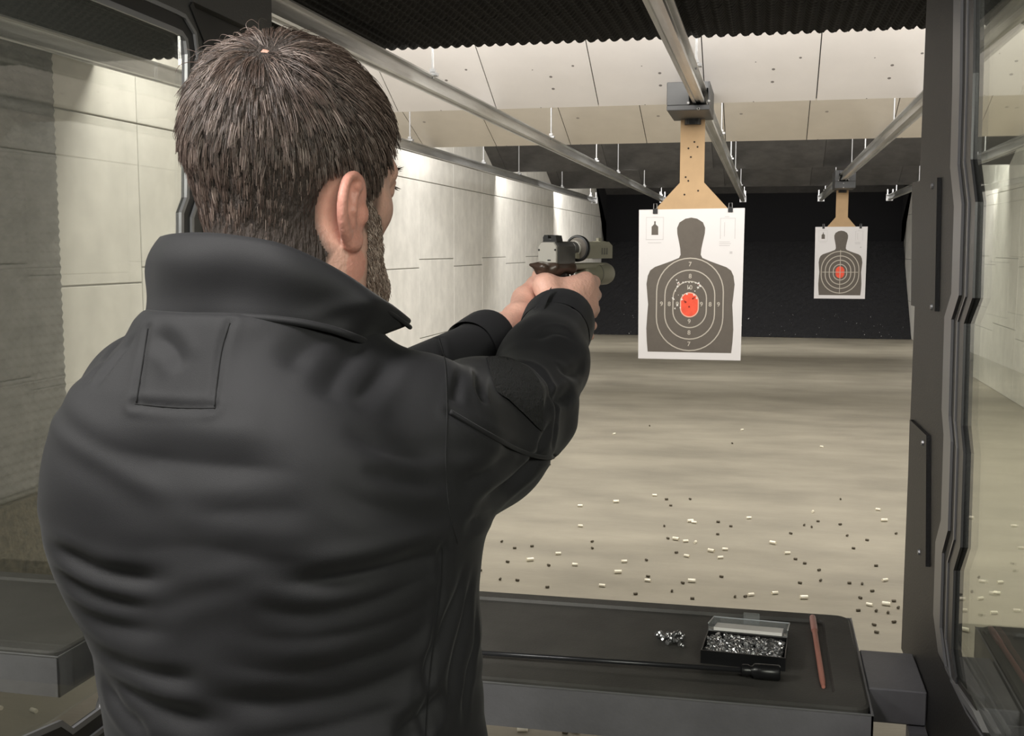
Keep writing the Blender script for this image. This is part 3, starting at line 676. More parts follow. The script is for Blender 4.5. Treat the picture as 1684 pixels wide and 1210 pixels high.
for i, (x, y) in enumerate(dark):
    o = bit if first else bit.copy()
    if not first: COL.objects.link(o)
    first = False; p = atZ(x, y, 0); s = 1.1; o.location = (p[0], p[1], .0057 * s); o.rotation_euler = (random.random() * 6, 0, random.uniform(0, 6.28)); o.scale = (s, s, s)
rc = random.Random(5)
for i in range(10):
    src = case if i % 2 else bit; o = src.copy(); COL.objects.link(o); o.location = (rc.uniform(-1.6, .6), rc.uniform(6.0, 10.5), .0062 * 1.25); o.scale = (1.25,) * 3; o.rotation_euler = (0, 0, rc.uniform(0, 6.28))
# ------------------------------------------------------------------ signed distance modelling
def smin(a, b, k):
    h = np.clip(.5 + .5 * (b - a) / k, 0, 1); return b + (a - b) * h - k * h * (1 - h)
def P3(p): return np.array(p, float)
class SDF:
    """list of primitives (bounding centre, radius, function, 'add'/'sub', blend)"""
    def __init__(s): s.p = []
    def cone(s, a, b, ra, rb, k=.01, op='add', flat=None):
        a, b = P3(a), P3(b); ba = b - a; L2 = ba @ ba
        def f(p):
            t = np.clip(((p - a) @ ba) / L2, 0, 1); q = p - a - t[:, None] * ba
            if flat is not None:           # flat = (unit axis, factor): squash along that axis
                ax, fa = flat; c = q @ ax; q = q + np.outer(c, ax) * (fa - 1)
            return np.sqrt((q * q).sum(1)) - (ra + (rb - ra) * t)
        s.p.append(((a + b) / 2, math.sqrt(L2) / 2 + max(ra, rb), f, op, k)); return s
    def path(s, pts, rs, k=.01, op='add', flat=None):
        rs = rs if hasattr(rs, '__len__') else [rs] * len(pts)
        for i in range(len(pts) - 1): s.cone(pts[i], pts[i + 1], rs[i], rs[i + 1], k, op, flat)
        return s
    def ell(s, c, r, R=None, k=.01, op='add'):
        c = P3(c); r = P3(r); R = np.eye(3) if R is None else R
        def f(p):
            q = (p - c) @ R; k0 = np.sqrt(((q / r) ** 2).sum(1)); k1 = np.sqrt(((q / r ** 2) ** 2).sum(1)) + 1e-9
            return k0 * (k0 - 1) / k1
        s.p.append((c, max(r), f, op, k)); return s
    def fn(s, c, rad, f, k=.01, op='add'): s.p.append((P3(c), rad, f, op, k)); return s
    def eval(s, p, c=None, rad=None):
        d = np.full(len(p), 1.0)
        for (pc, pr, f, op, k) in s.p:
            if c is not None and np.linalg.norm(pc - c) > pr + rad + 2 * k + .01: continue
            v = f(p)
            d = smin(d, v, k) if op == 'add' else -smin(-d, v, k)
        return d
def sdf_mesh(sd, lo, hi, h, B=14):
    lo = P3(lo); n = np.ceil((P3(hi) - lo) / (h * B)).astype(int); hd = B * h * .87
    cell_keys = []; cell_pos = []; quads = []
    BIG = np.array([1, 4096, 4096 * 4096], dtype=np.int64)
    gi = np.stack(np.meshgrid(*[np.arange(k) for k in n], indexing='ij'), -1).reshape(-1, 3)
    cen = lo + (gi + .5) * B * h
    dv = sd.eval(cen); act = gi[np.abs(dv) < hd * 1.9]
    loc = np.stack(np.meshgrid(*[np.arange(B + 2)] * 3, indexing='ij'), -1).reshape(-1, 3)
    corner = [np.array(c) for c in ((0,0,0),(1,0,0),(0,1,0),(1,1,0),(0,0,1),(1,0,1),(0,1,1),(1,1,1))]
    for g in act:
        c = lo + (g + .5) * B * h
        v1 = sd.eval(c[None], c, hd + .02)
        P = lo + (g * B + loc) * h
        D = sd.eval(P, c, hd + 2 * h).reshape(B + 2, B + 2, B + 2)
        inside = D < 0
        if inside.all() or not inside.any(): continue
        cnt = np.zeros((B + 1,) * 3, int)
        for o in corner: cnt += inside[o[0]:o[0] + B + 1, o[1]:o[1] + B + 1, o[2]:o[2] + B + 1]
        ij = np.argwhere((cnt > 0) & (cnt < 8))
        ij = ij[(ij < B).all(1)] if False else ij
        own = (ij < B).all(1)
        ic = ij[own]
        acc = np.zeros((len(ic), 3)); w = np.zeros(len(ic))
        for a in range(8):
            for ax in range(3):
                if corner[a][ax]: continue
                b = corner[a].copy(); b[ax] = 1
                da = D[tuple((ic + corner[a]).T)]; db = D[tuple((ic + b).T)]
                m = (da < 0) != (db < 0); t = np.where(m, da / np.where(m, da - db, 1), 0)
                pt = ic + corner[a] + (b - corner[a]) * t[:, None]
                acc += pt * m[:, None]; w += m
        pos = lo + (g * B + acc / w[:, None]) * h
        cell_keys.append(((ic + g * B) + 8) @ BIG); cell_pos.append(pos)
        for ax in range(3):
            sl = [slice(0, B)] * 3; s2 = list(sl); s2[ax] = slice(1, B + 1)
            a = inside[tuple(sl)]; b = inside[tuple(s2)]; e = np.argwhere(a != b)
            if not len(e): continue
            flip = a[tuple(e.T)]
            G = e + g * B; u, v = [(1, 2), (2, 0), (0, 1)][ax]
            du = np.zeros(3, int); du[u] = 1; dw = np.zeros(3, int); dw[v] = 1
            q = np.stack([(G - du - dw + 8) @ BIG, (G - dw + 8) @ BIG, (G + 8) @ BIG, (G - du + 8) @ BIG], 1)
            q[~flip] = q[~flip][:, ::-1]; quads.append(q)
    keys = np.concatenate(cell_keys); pos = np.concatenate(cell_pos); order = np.argsort(keys); keys = keys[order]; pos = pos[order]
    Q = np.concatenate(quads); ix = np.searchsorted(keys, Q); ix = np.clip(ix, 0, len(keys) - 1); ok = (keys[ix] == Q).all(1)
    return pos, ix[ok]
def np_mesh(name, V, F, m, parent, smooth=True):
    me = bpy.data.meshes.new(name); off = np.array(rootloc(parent)) if parent else np.zeros(3)
    V = np.asarray(V, np.float32) - off.astype(np.float32); F = np.asarray(F, np.int32)
    me.vertices.add(len(V)); me.vertices.foreach_set('co', V.ravel()); k = F.shape[1]
    me.loops.add(F.size); me.loops.foreach_set('vertex_index', F.ravel()); me.polygons.add(len(F))
    me.polygons.foreach_set('loop_start', np.arange(0, F.size, k, dtype=np.int32)); me.update(calc_edges=True); me.validate()
    if smooth: me.shade_smooth()
    me.materials.append(m)
    o = bpy.data.objects.new(name, me); COL.objects.link(o); o.parent = parent; return o
def vnormals(V, F):
    a = V[F[:, 2]] - V[F[:, 0]]; b = V[F[:, 3]] - V[F[:, 1]]; n = np.cross(a, b); N = np.zeros_like(V)
    for j in range(4):
        for c in range(3): N[:, c] += np.bincount(F[:, j], n[:, c], len(V))
    return N / (np.linalg.norm(N, axis=1)[:, None] + 1e-12)
def neigh_smooth(V, F, it=1, lam=.5, mask=None):
    for _ in range(it):
        acc = np.zeros_like(V); cnt = np.zeros(len(V))
        for j in range(4):
            a, b = F[:, j], F[:, (j + 1) % 4]
            for c in range(3): acc[:, c] += np.bincount(a, V[b, c], len(V)) + np.bincount(b, V[a, c], len(V))
            cnt += np.bincount(a, minlength=len(V)) + np.bincount(b, minlength=len(V))
        d = (acc / np.maximum(cnt, 1)[:, None] - V) * lam
        if mask is not None: d *= mask[:, None]
        V = V + d
    return V
def catmull(P, n=8):
    P = [np.array(p, float) for p in P]; out = []
    for i in range(len(P) - 1):
        p0, p1, p2, p3 = P[max(i - 1, 0)], P[i], P[i + 1], P[min(i + 2, len(P) - 1)]
        for k in range(n):
            t = k / n; out.append(.5 * ((2 * p1) + (-p0 + p2) * t + (2 * p0 - 5 * p1 + 4 * p2 - p3) * t * t + (-p0 + 3 * p1 - 3 * p2 + p3) * t ** 3))
    out.append(P[-1]); return np.array(out)

# ------------------------------------------------------------------ the man: frames
# horizontal view axes
FH = np.array([-math.sin(YAW), math.cos(YAW), 0.0]); RH = np.array([math.cos(YAW), math.sin(YAW), 0.0]); UP = np.array([0, 0, 1.0])
def frame(deg):
    a = math.radians(deg); return RH * math.cos(a) - FH * math.sin(a), RH * math.sin(a) + FH * math.cos(a)
BR, BF = frame(25)                                   # body: right, forward
BO = Wp(842 - .244 / 1.07 * 1850, 605, 1.07); BO[2] = 0
def B_(r, f, z): return BO + BR * r + BF * f + UP * z
HR, HF = frame(35)                                   # head
HO = Wp(842 - .212 / 1.11 * 1850, 340, 1.11)
HM = np.stack([HR, HF, UP], 1)                       # columns
TILT = math.radians(2)
def H_(x, y, z): return HO + HR * x + HF * y + UP * z
GR, GF = frame(32)                                   # pistol and hands
GO = Wp(902, 412, 1.62)
def G_(x, y, z): return GO + GR * x + GF * y + UP * z
GM = np.stack([GR, GF, UP], 1)

# ------------------------------------------------------------------ the man: body (head, neck, trunk core, arms, hands in one skin)
body = SDF()
def ells(c, r, k=.01, op='add'): body.ell(H_(*c), r, HM, k, op)
ells((0, -.012, .062), (.078, .100, .094), .02)
ells((0, .02, .05), (.072, .085, .075), .03)
ells((0, .028, -.03), (.060, .064, .075), .03)         # face mass
ells((0, .064, -.084), (.032, .028, .024), .03)        # chin
body.cone(H_(-.055, -.0, -.055), H_(-.022, .075, -.085), .02, .018, .03); body.cone(H_(.055, 0, -.055), H_(.022, .075, -.085), .02, .018, .03)
for s in (-1, 1):
    ells((s * .042, .055, -.002), (.024, .026, .022), .02)   # cheekbones
    ells((s * .032, .106, .018), (.017, .014, .012), .012, 'sub')   # eye sockets
    ells((s * .032, .090, .019), (.013, .013, .012), .004)       # eyeballs
    body.cone(H_(s * .016, .097, .036), H_(s * .049, .080, .036), .011, .010, .012)  # brow ridge
    body.cone(H_(s * .020, .101, .0275), H_(s * .044, .0935, .0265), .0035, .003, .004)
body.cone(H_(0, .094, .03), H_(0, .118, -.008), .009, .012, .012)
ells((-.011, .108, -.011), (.008, .010, .008), .006); ells((.011, .108, -.011), (.008, .010, .008), .006)
body.cone(H_(-.020, .090, -.040), H_(.020, .090, -.040), .008, .008, .01); body.cone(H_(-.016, .092, -.052), H_(.016, .092, -.052), .008, .008, .008)
body.cone(H_(-.022, .101, -.046), H_(.022, .101, -.046), .002, .002, .002, 'sub')
# neck and trunk core
body.cone(H_(0, -.030, -.02), B_(.005, .010, 1.50), .060, .060, .04)
body.cone(H_(.02, .0, -.05), B_(.035, .03, 1.49), .045, .045, .04); body.cone(H_(-.02, .0, -.05), B_(-.03, .03, 1.49), .045, .045, .04)
body.cone(B_(-.09, .02, 1.40), B_(.10, .02, 1.40), .055, .055, .06); body.cone(B_(.01, .01, 1.40), B_(.01, .01, 1.15), .09, .09, .08)
# ears
def ear(s):
    E = lambda y, z, o=0: H_(s * ((.0800 if s > 0 else .068) + o * .95), y * .86 + .003, z * .84 + .006)          # y forward, z up, o outwards
    ec = [(.004, .016, .001), (.000, .030, .004), (-.014, .036, .0085), (-.030, .030, .013), (-.040, .012, .0155), (-.040, -.008, .0145), (-.033, -.024, .011), (-.022, -.036, .006), (-.010, -.040, .003), (-.003, -.034, .001)]
    pts = [E(y - .004, z - .012, o) for y, z, o in ec]; pts = list(catmull(pts, 3))
    n = len(pts); rs = [.0044 - .0006 * abs(i / n - .5) + (.0022 if i / n > .78 else 0) for i in range(n)]
    body.path(pts, rs, .003)
    R = np.stack([HR * math.cos(.33) * 1 + s * 0, HF, UP], 1)
    ax = HR * s * math.cos(.36) + HF * math.sin(.36); fw = HF * math.cos(.36) - HR * s * math.sin(.36)
    Rr = np.stack([ax, fw, UP], 1)
    body.ell(E(-.020, -.014, .0065), (.0040, .018, .031), Rr, .004)          # plate
    body.ell(E(-.012, -.018, .014), (.008, .008, .011), Rr, .004, 'sub')      # concha
    body.ell(E(-.024, .008, .0155), (.0035, .009, .010), Rr, .003, 'sub')      # scapha
    body.path([E(-.010, .012, .010), E(-.022, .004, .014), E(-.027, -.014, .0145), E(-.022, -.030, .010)], [.0025, .003, .0034, .003], .003)
    body.ell(E(-.001, -.018, .006), (.004, .005, .007), Rr, .003)
    body.ell(E(-.014, -.046, .0045), (.0044, .008, .0075), Rr, .004)
    body.ell(E(-.008, -.012, -.004), (.009, .015, .024), HM, .012)
ear(1); ear(-1)
# arms (bare under the sleeves)
RSH = B_(.158, .05, 1.418); REL = Wp(862, 676, 1.30); RWR = Wp(920, 528, 1.50)
LSH = B_(-.148, .05, 1.425); LEL = Wp(640, 664, 1.38); LWR = Wp(852, 528, 1.57)
body.path([RSH, REL], [.052, .040], .03); body.path([REL, RWR], [.040, .028], .02)
body.path([LSH, LEL], [.052, .040], .03); body.path([LEL, LWR], [.040, .0225], .02)
# right hand round the grip (pistol frame: x right, y forward, z up)
K = .008
mcp = [(.034, .052, -.044), (.041, .054, -.062), (.042, .048, -.083), (.037, .038, -.103)]
wr = np.array(RWR)
for i, m in enumerate(mcp):
    base = G_(.030 + .002 * i, -.030, -.078 - .012 * i)
    body.path([base, G_(*m)], [.015, .0125], .016)
    body.path([wr + (base - wr) * .1, base], [.026, .018], .02)
pip = [(.030, .082, -.047), (.033, .079, -.066), (.034, .073, -.087), (.031, .060, -.107)]
dip = [(.008, .088, -.052), (.008, .088, -.068), (.008, .083, -.088), (.008, .070, -.107)]
tip = [(-.006, .078, -.053), (-.014, .074, -.069), (-.014, .069, -.089), (-.013, .058, -.107)]
rd_ = [.0100, .0104, .0100, .0088]
for m, a, b, c, r in zip(mcp, pip, dip, tip, rd_):
    body.path([G_(*m), G_(*a), G_(*b), G_(*c)], [r * 1.16, r, r * .92, r * .8], .0035)
body.path([G_(.024, -.028, -.078), G_(.004, -.018, -.050), G_(-.018, .012, -.038), G_(-.022, .045, -.034), G_(-.020, .066, -.033)], [.019, .0150, .0125, .0105, .0088], .010)   # thumb along the left side
body.path([G_(.034, .040, -.050), G_(.010, -.012, -.050)], [.013, .011], .016)
# left hand wrapped over it
lw = np.array(LWR)
lm = [(-.030, .046, -.062), (-.028, .046, -.082), (-.024, .040, -.102), (-.018, .030, -.121)]
for i, m in enumerate(lm):
    base = G_(-.034 + .003 * i, -.014, -.070 - .010 * i)
    body.path([base, G_(*m)], [.014, .012], .014); body.path([lw + (base - lw) * .1, base], [.019, .014], .012)
lp_ = [(-.016, .094, -.072), (-.016, .096, -.091), (-.012, .090, -.110), (-.008, .078, -.128)]
ld_ = [(.012, .102, -.074), (.014, .102, -.093), (.016, .096, -.113), (.017, .082, -.130)]
lt_ = [(.024, .094, -.075), (.024, .092, -.094), (.027, .084, -.112), (.033, .066, -.126)]
for m, a, b, c, r in zip(lm, lp_, ld_, lt_, rd_):
    body.path([G_(*m), G_(*a), G_(*b), G_(*c)], [r * 1.12, r, r * .92, r * .8], .0035)
body.path([G_(-.036, -.006, -.066), G_(-.036, .024, -.050), G_(-.034, .058, -.044), G_(-.030, .080, -.043)], [.0150, .0120, .0105, .0088], .008)

# ------------------------------------------------------------------ the jacket
jk = SDF()
zt = [1.545, 1.525, 1.50, 1.465, 1.42, 1.35, 1.25, 1.15, 1.08, 1.00, .93]
ta = [.088, .112, .125, .158, .180, .193, .192, .188, .192, .196, .198]
tb = [.082, .094, .104, .118, .130, .143, .146, .140, .136, .138, .140]
tc = [0, 0, 0, .002, .016, .025, .027, .035, .045, .046, .046]    # sideways shift
zt_, ta_, tb_, tc_ = map(lambda l: np.array(l[::-1]), (zt, ta, tb, tc))
def torso(p):
    q = p - BO; r = q @ BR; f = q @ BF; z = q[:, 2]; zz = np.clip(z, .93, 1.545)
    a = np.interp(zz, zt_, ta_); b = np.interp(zz, zt_, tb_); c = np.interp(zz, zt_, tc_)
    e = ((np.abs(r - c) / a) ** 2.35 + (np.abs(f) / b) ** 2.35) ** (1 / 2.35)
    d = (e - 1) * np.minimum(a, b) * .92
    return np.maximum(d, np.maximum(z - 1.535, .93 - z))
jk.fn(BO + UP * 1.24, .42, torso, .02)
jk.cone(B_(-.060, -.01, 1.460), B_(-.138, .02, 1.436), .052, .062, .035)
jk.cone(B_(.065, -.01, 1.462), B_(.145, .03, 1.434), .052, .058, .035)
# shoulder blades
jk.ell(B_(-.09, -.085, 1.36), (.08, .06, .11), np.stack([BR, BF, UP], 1), .05); jk.ell(B_(.10, -.075, 1.36), (.09, .06, .11), np.stack([BR, BF, UP], 1), .05)
RE1 = RWR + (REL - RWR) * .20
mid = (RSH + REL) / 2
jk.path([RSH + np.array([0, 0, -.005]), mid + np.array([0, 0, -.008]), REL], [.072, .068, .060], .035)
jk.path([REL, (REL + RWR) / 2, RE1], [.058, .054, .047], .018)
jk.cone(B_(.14, -.01, 1.355), mid + np.array([0, 0, -.035]), .055, .045, .05)       # loose cloth under the arm
LE1 = LWR + (LEL - LWR) * .36
jk.path([LSH, LEL], [.074, .055], .035); jk.path([LEL, LE1], [.055, .036], .018)
jk.ell(B_(-.145, .01, 1.385), (.060, .075, .10), np.stack([BR, BF, UP], 1), .05)
dR = (RWR - REL) / np.linalg.norm(RWR - REL); dL = (LWR - LEL) / np.linalg.norm(LWR - LEL)
jk.cone(RE1 - dR * .012 + dR * .03, RE1 + dR * .09, .0415, .0415, .002, 'sub')
jk.cone(LE1 + dL * .02, LE1 + dL * .09, .036, .036, .002, 'sub')
# ------------------------------------------------------------------ mesh the man
man = thing('person', B_(0, 0, 0), 'man in a black softshell jacket seen from behind, aiming a pistol with both hands', 'person')
skin = mat('skin', (.62, .36, .285), .5, bump=.15, bscale=220, var=.10, vscale=30); skin.node_tree.nodes['Principled BSDF'].inputs['Subsurface Weight'].default_value = .12
skin.node_tree.nodes['Principled BSDF'].inputs['Subsurface Radius'].default_value = (.012, .005, .003)
HAIRC = (.050, .034, .026)
cloth = mat('jacket_softshell', (.0140, .0138, .0158), .70, bump=.12, bscale=1400, sheen=.06, spec=.3)
cloth.node_tree.nodes['Principled BSDF'].inputs['Sheen Roughness'].default_value = .4
lo = np.array([-1.1, .6, 1.05]); hi = np.array([.35, 2.0, 1.9])
bV, bF = sdf_mesh(body, lo, hi, .0024)
bodyo = np_mesh('body', bV, bF, skin, man)
jV, jF = sdf_mesh(jk, np.array([-1.1, .5, .88]), np.array([.35, 1.9, 1.62]), .0032, 12)
jV = neigh_smooth(jV, jF, 3, .5)
jN = vnormals(jV, jF)
bvh = BVHTree.FromPolygons([tuple(p) for p in jV], [tuple(f) for f in jF])
def cast(x, y):
    r = ray(x, y); r = r / np.linalg.norm(r); h = bvh.ray_cast(Vector(CAM), Vector(r)); return None if h[0] is None else np.array(h[0])
def onj(P, n=8):
    """lay a polyline given in view coordinates on the cloth"""
    out = []
    for q in catmull([(a, b) for a, b in P], n):
        h = cast(*q)
        if h is not None and (not out or np.linalg.norm(h - out[-1]) < .12): out.append(h)
    return np.array(out)
def segdist(V, P):
    best = np.full(len(V), 9.); par = np.zeros(len(V))
    for i in range(len(P) - 1):
        a, b = P[i], P[i + 1]; ba = b - a; L = ba @ ba + 1e-12; t = np.clip(((V - a) @ ba) / L, 0, 1); d = np.linalg.norm(V - a - t[:, None] * ba, axis=1)
        m = d < best; best[m] = d[m]; par[m] = (i + t[m]) / (len(P) - 1)
    return best, par
folds = []      # (points, width, depth)  depth>0 pushes in; a ridge of cloth rises beside it
def fold(pts, w, d, rise=.55): folds.append((pts, w, d, rise))
# back
fold([(150, 730), (250, 752), (330, 762), (410, 768), (500, 775)], .016, .006)
fold([(250, 690), (350, 705), (450, 700)], .03, -.003, 0)
fold([(540, 790), (600, 830), (700, 850), (745, 840)], .012, .0035)
fold([(560, 700), (650, 745), (735, 752)], .012, .003)
fold([(590, 770), (660, 790), (738, 800)], .009, .003)
fold([(220, 905), (330, 900), (450, 925), (560, 915)], .014, .0025)
fold([(300, 850), (420, 838), (520, 842)], .012, .002)
# sweeping from the armpit down to the left
fold([(752, 905), (690, 925), (610, 948), (520, 962), (430, 958)], .013, .008)
fold([(748, 928), (680, 965), (600, 995), (500, 1012), (400, 1000)], .012, .007)
fold([(742, 950), (690, 1000), (620, 1030), (520, 1050), (380, 1048)], .012, .006)
fold([(738, 985), (680, 1050), (600, 1085), (480, 1110), (330, 1085)], .013, .006)
fold([(728, 1060), (660, 1110), (560, 1145), (430, 1160), (300, 1140)], .015, .008)
fold([(700, 1140), (620, 1175), (500, 1205), (380, 1215)], .015, .008)
fold([(640, 1215), (700, 1180), (730, 1130)], .012, .006)
# right flank verticals
fold([(765, 915), (752, 980), (728, 1040), (700, 1120), (680, 1205)], .009, .005)
fold([(775, 930), (768, 1010), (748, 1090), (735, 1200)], .009, .005)
fold([(784, 990), (782, 1060), (768, 1130), (762, 1205)], .007, .004)
# left flank
fold([(72, 893), (105, 912), (160, 938), (235, 952), (300, 950)], .010, .007)
fold([(85, 935), (130, 968), (190, 990), (260, 1000)], .009, .005)
fold([(95, 975), (150, 1018), (220, 1035), (300, 1040)], .009, .004)
fold([(112, 1020), (170, 1078), (250, 1110), (340, 1120)], .010, .004)
fold([(150, 1085), (205, 1140), (290, 1180), (400, 1190)], .013, .008)
fold([(165, 1120), (200, 1170), (250, 1210)], .010, .006)
# shoulders
fold([(226, 548), (190, 590), (150, 640)], .006, .0025); fold([(206, 552), (168, 594), (130, 640)], .006, .0025)
fold([(250, 545), (285, 575), (300, 610)], .010, .003)
fold([(600, 555), (560, 610), (530, 660)], .014, .005); fold([(655, 560), (620, 620), (575, 670)], .012, .004)
fold([(690, 548), (665, 600), (640, 650)], .010, .004); fold([(560, 545), (500, 575), (470, 610)], .014, .004)
# sleeve
fold([(760, 600), (752, 640), (748, 665)], .006, .004); fold([(786, 600), (790, 640), (800, 665)], .006, .004)
fold([(770, 840), (820, 815), (870, 770), (900, 745)], .011, .007); fold([(760, 868), (800, 850), (820, 838)], .008, .006)
fold([(750, 800), (800, 780), (850, 740)], .012, .004)
fold([(945, 640), (925, 655), (905, 652)], .008, .006); fold([(962, 600), (940, 615), (915, 605)], .008, .004)
fold([(880, 560), (910, 545), (945, 552)], .007, .003); fold([(885, 690), (900, 670), (905, 640)], .007, .005)
fold([(880, 745), (895, 720), (910, 690)], .007, .005); fold([(842, 590), (880, 605), (908, 650), (914, 700), (905, 748)], .008, .006)
dsp = np.zeros(len(jV)); area_mask = np.ones(len(jV))
for pts, wd, dp, rise in folds:
    P = onj(pts)
    if len(P) < 2: continue
    lo_ = P.min(0) - .06; hi_ = P.max(0) + .06; idx = np.where(((jV > lo_) & (jV < hi_)).all(1))[0]
    d, t = segdist(jV[idx], P); env = np.clip(np.minimum(t, 1 - t) * 3, 0, 1); env = env * env * (3 - 2 * env)
    wd = wd * .82; g = np.exp(-(d / wd) ** 1.45) - rise * .5 * np.exp(-((d - 1.9 * wd) / (wd * .9)) ** 2)
    dsp[idx] -= dp * (1.25 + .35 * np.sin(P[0][0] * 900)) * env * g
# narrow seams
seams = [[(722, 556), (732, 600), (735, 680), (733, 760), (739, 840), (752, 893)], [(740, 677), (800, 712), (860, 743), (905, 752), (948, 738)],
         [(243, 540), (234, 600), (224, 662)], [(222, 664), (290, 670), (354, 671)], [(378, 531), (366, 570), (358, 620), (353, 668)],
         [(728, 900), (726, 960), (716, 1040), (706, 1120), (700, 1210)]]
for i, pts in enumerate(seams):
    P = onj(pts, 14)
    if len(P) < 2: continue
    lo_ = P.min(0) - .02; hi_ = P.max(0) + .02; idx = np.where(((jV > lo_) & (jV < hi_)).all(1))[0]
    d, t = segdist(jV[idx], P)
    dsp[idx] += -.0016 * np.exp(-(d / .0034) ** 2) + .0009 * np.exp(-((d - .008) / .004) ** 2)
# fine uneven cloth
q = jV * 1.0
fine = .0009 * np.sin(q[:, 2] * 95 + 4 * np.sin(q[:, 0] * 22 + 1.3 * np.sin(q[:, 2] * 31))) * (.5 + .5 * np.sin(q[:, 0] * 17 + q[:, 1] * 13 + q[:, 2] * 9))
jV2 = jV + jN * (dsp + fine)[:, None]
jV2 = neigh_smooth(jV2, jF, 1, .35)
jacket = np_mesh('jacket', jV2, jF, cloth, man)
bvh2 = BVHTree.FromPolygons([tuple(p) for p in jV2], [tuple(f) for f in jF])
def cast2(x, y):
    r = ray(x, y); r = r / np.linalg.norm(r); h = bvh2.ray_cast(Vector(CAM), Vector(r)); return (None, None) if h[0] is None else (np.array(h[0]), np.array(h[1]))
# piping along the main seams
stitch = mat('seam_thread_black', (.006, .006, .007), .9)
for pts in (seams[0], seams[2], seams[3], seams[4], seams[5]):
    P = []
    for q in catmull([(a, b) for a, b in pts], 10):
        h, n_ = cast2(*q)
        if h is not None: P.append(h + n_ * .0001)
    if len(P) > 4: build('seam_line', MB().tube(P, .0008, 6), stitch, jacket, smooth=True)
for pts in (seams[1],):
    P = onj(pts, 10)
    build('seam_piping', MB().tube([Vector(p) + Vector(CAM - p).normalized() * .0006 for p in P], .0024, 8), cloth, jacket, smooth=True)
# hook and loop patch on the sleeve
patch_poly = [(800, 590), (828, 588), (856, 600), (880, 620), (890, 650), (890, 700), (887, 708), (862, 684), (836, 660), (812, 640)]
pts2 = []; 
from mathutils.geometry import delaunay_2d_cdt
inner = []
def inpoly(x, y, P):
    c = False
    for i in range(len(P)):
        (x1, y1), (x2, y2) = P[i], P[i - 1]
        if (y1 > y) != (y2 > y) and x < (x2 - x1) * (y - y1) / (y2 - y1) + x1: c = not c
    return c
bd = [tuple(p) for p in catmull(patch_poly + [patch_poly[0]], 5)[:-1]]
inner = [(x + random.uniform(-1, 1), y + random.uniform(-1, 1)) for x in range(796, 896, 4) for y in range(584, 712, 4) if inpoly(x, y, patch_poly)]
allp = [Vector(p) for p in bd + inner]; nb = len(bd)
vo, eo, fo, _, _, _ = delaunay_2d_cdt(allp, [(i, (i + 1) % nb) for i in range(nb)], [], 1, 1e-4)
V = []; okp = True
for p in vo:
    h, n = cast2(p.x, p.y)
    if h is None: h, n = V[-1] if V else (RSH, UP)
    V.append((h, n))
mbp = MB(); n0 = len(V)
mbp.add([h + n * (.0018 + .0006 * random.random()) for h, n in V] + [h - n * .001 for h, n in V], [tuple(f) for f in fo])
velc = mat('hook_loop_black', (.012, .012, .013), .95, bump=1, bscale=500)
build('sleeve_patch', mbp, velc, jacket)

# collar: a standing ring open at the front, folded cloth with a rounded edge
top = [(345, 408, 1.20), (300, 392, 1.165), (274, 388, 1.11), (268, 389, 1.06), (290, 384, 1.02), (340, 382, .995), (400, 388, .980), (460, 400, .972), (520, 425, .975), (570, 453, .985), (612, 482, 1.00), (645, 504, 1.03), (666, 521, 1.07), (640, 500, 1.13)]
bot = [(330, 505, 1.22), (290, 512, 1.20), (256, 520, 1.15), (243, 524, 1.09), (252, 522, 1.04), (310, 520, 1.005), (370, 520, .985), (430, 523, .975), (490, 530, .973), (540, 541, .98), (575, 553, .992), (598, 562, 1.02), (610, 560, 1.06), (610, 552, 1.11)]
T = catmull([Wp(*p) for p in top], 8); Bt = catmull([Wp(*p) for p in bot], 8); nC = len(T); nr = 14
cen = B_(0, 0, 0); V = []; 
for side in (0, 1):
    for j in range(nr + 1):
        s_ = j / nr
        for i in range(nC):
            p = Bt[i] * (1 - s_) + T[i] * s_; o = p - cen; o[2] = 0; o /= np.linalg.norm(o)
            bul = math.sin(s_ * math.pi) * .005 - .004 * math.sin(s_ * math.pi * 2)
            rip = .0022 * math.sin(i * .33 + 2 * s_) * math.sin(s_ * math.pi) + .003 * math.exp(-((i / nC - .62 - .16 * s_) / .03) ** 2) * math.sin(s_ * math.pi)
            e = 1 - (abs(s_ - .5) * 2) ** 8 * .35
            V.append(p + o * (bul + rip + (.0042 if side == 0 else -.0042) * e))
n1 = (nr + 1) * nC; F = []
for side in (0, 1):
    for j in range(nr):
        for i in range(nC - 1):
            a = side * n1 + j * nC + i; F.append((a, a + 1, a + nC + 1, a + nC))
for i in range(nC - 1):
    F.append((i, i + 1, n1 + i + 1, n1 + i)); a = nr * nC + i; F.append((a, a + 1, n1 + a + 1, n1 + a))
for i in (0, nC - 1):
    for j in range(nr): a = j * nC + i; F.append((a, a + nC, n1 + a + nC, n1 + a))
collar = build('collar', MB().add(V, F), cloth, man, smooth=True, angle=1.3)
build('collar_piping', MB().tube([p - UP * .010 + (lambda o: o / np.linalg.norm(o))((p - cen) * [1, 1, 0]) * .0048 for p in T[6:-4]], .0022, 8), cloth, collar, smooth=True)
build('collar_seam', MB().tube([p + (lambda o: o / np.linalg.norm(o))((p - cen) * [1, 1, 0]) * .004 for p in Bt[6:-2]], .0035, 8), cloth, collar, smooth=True)
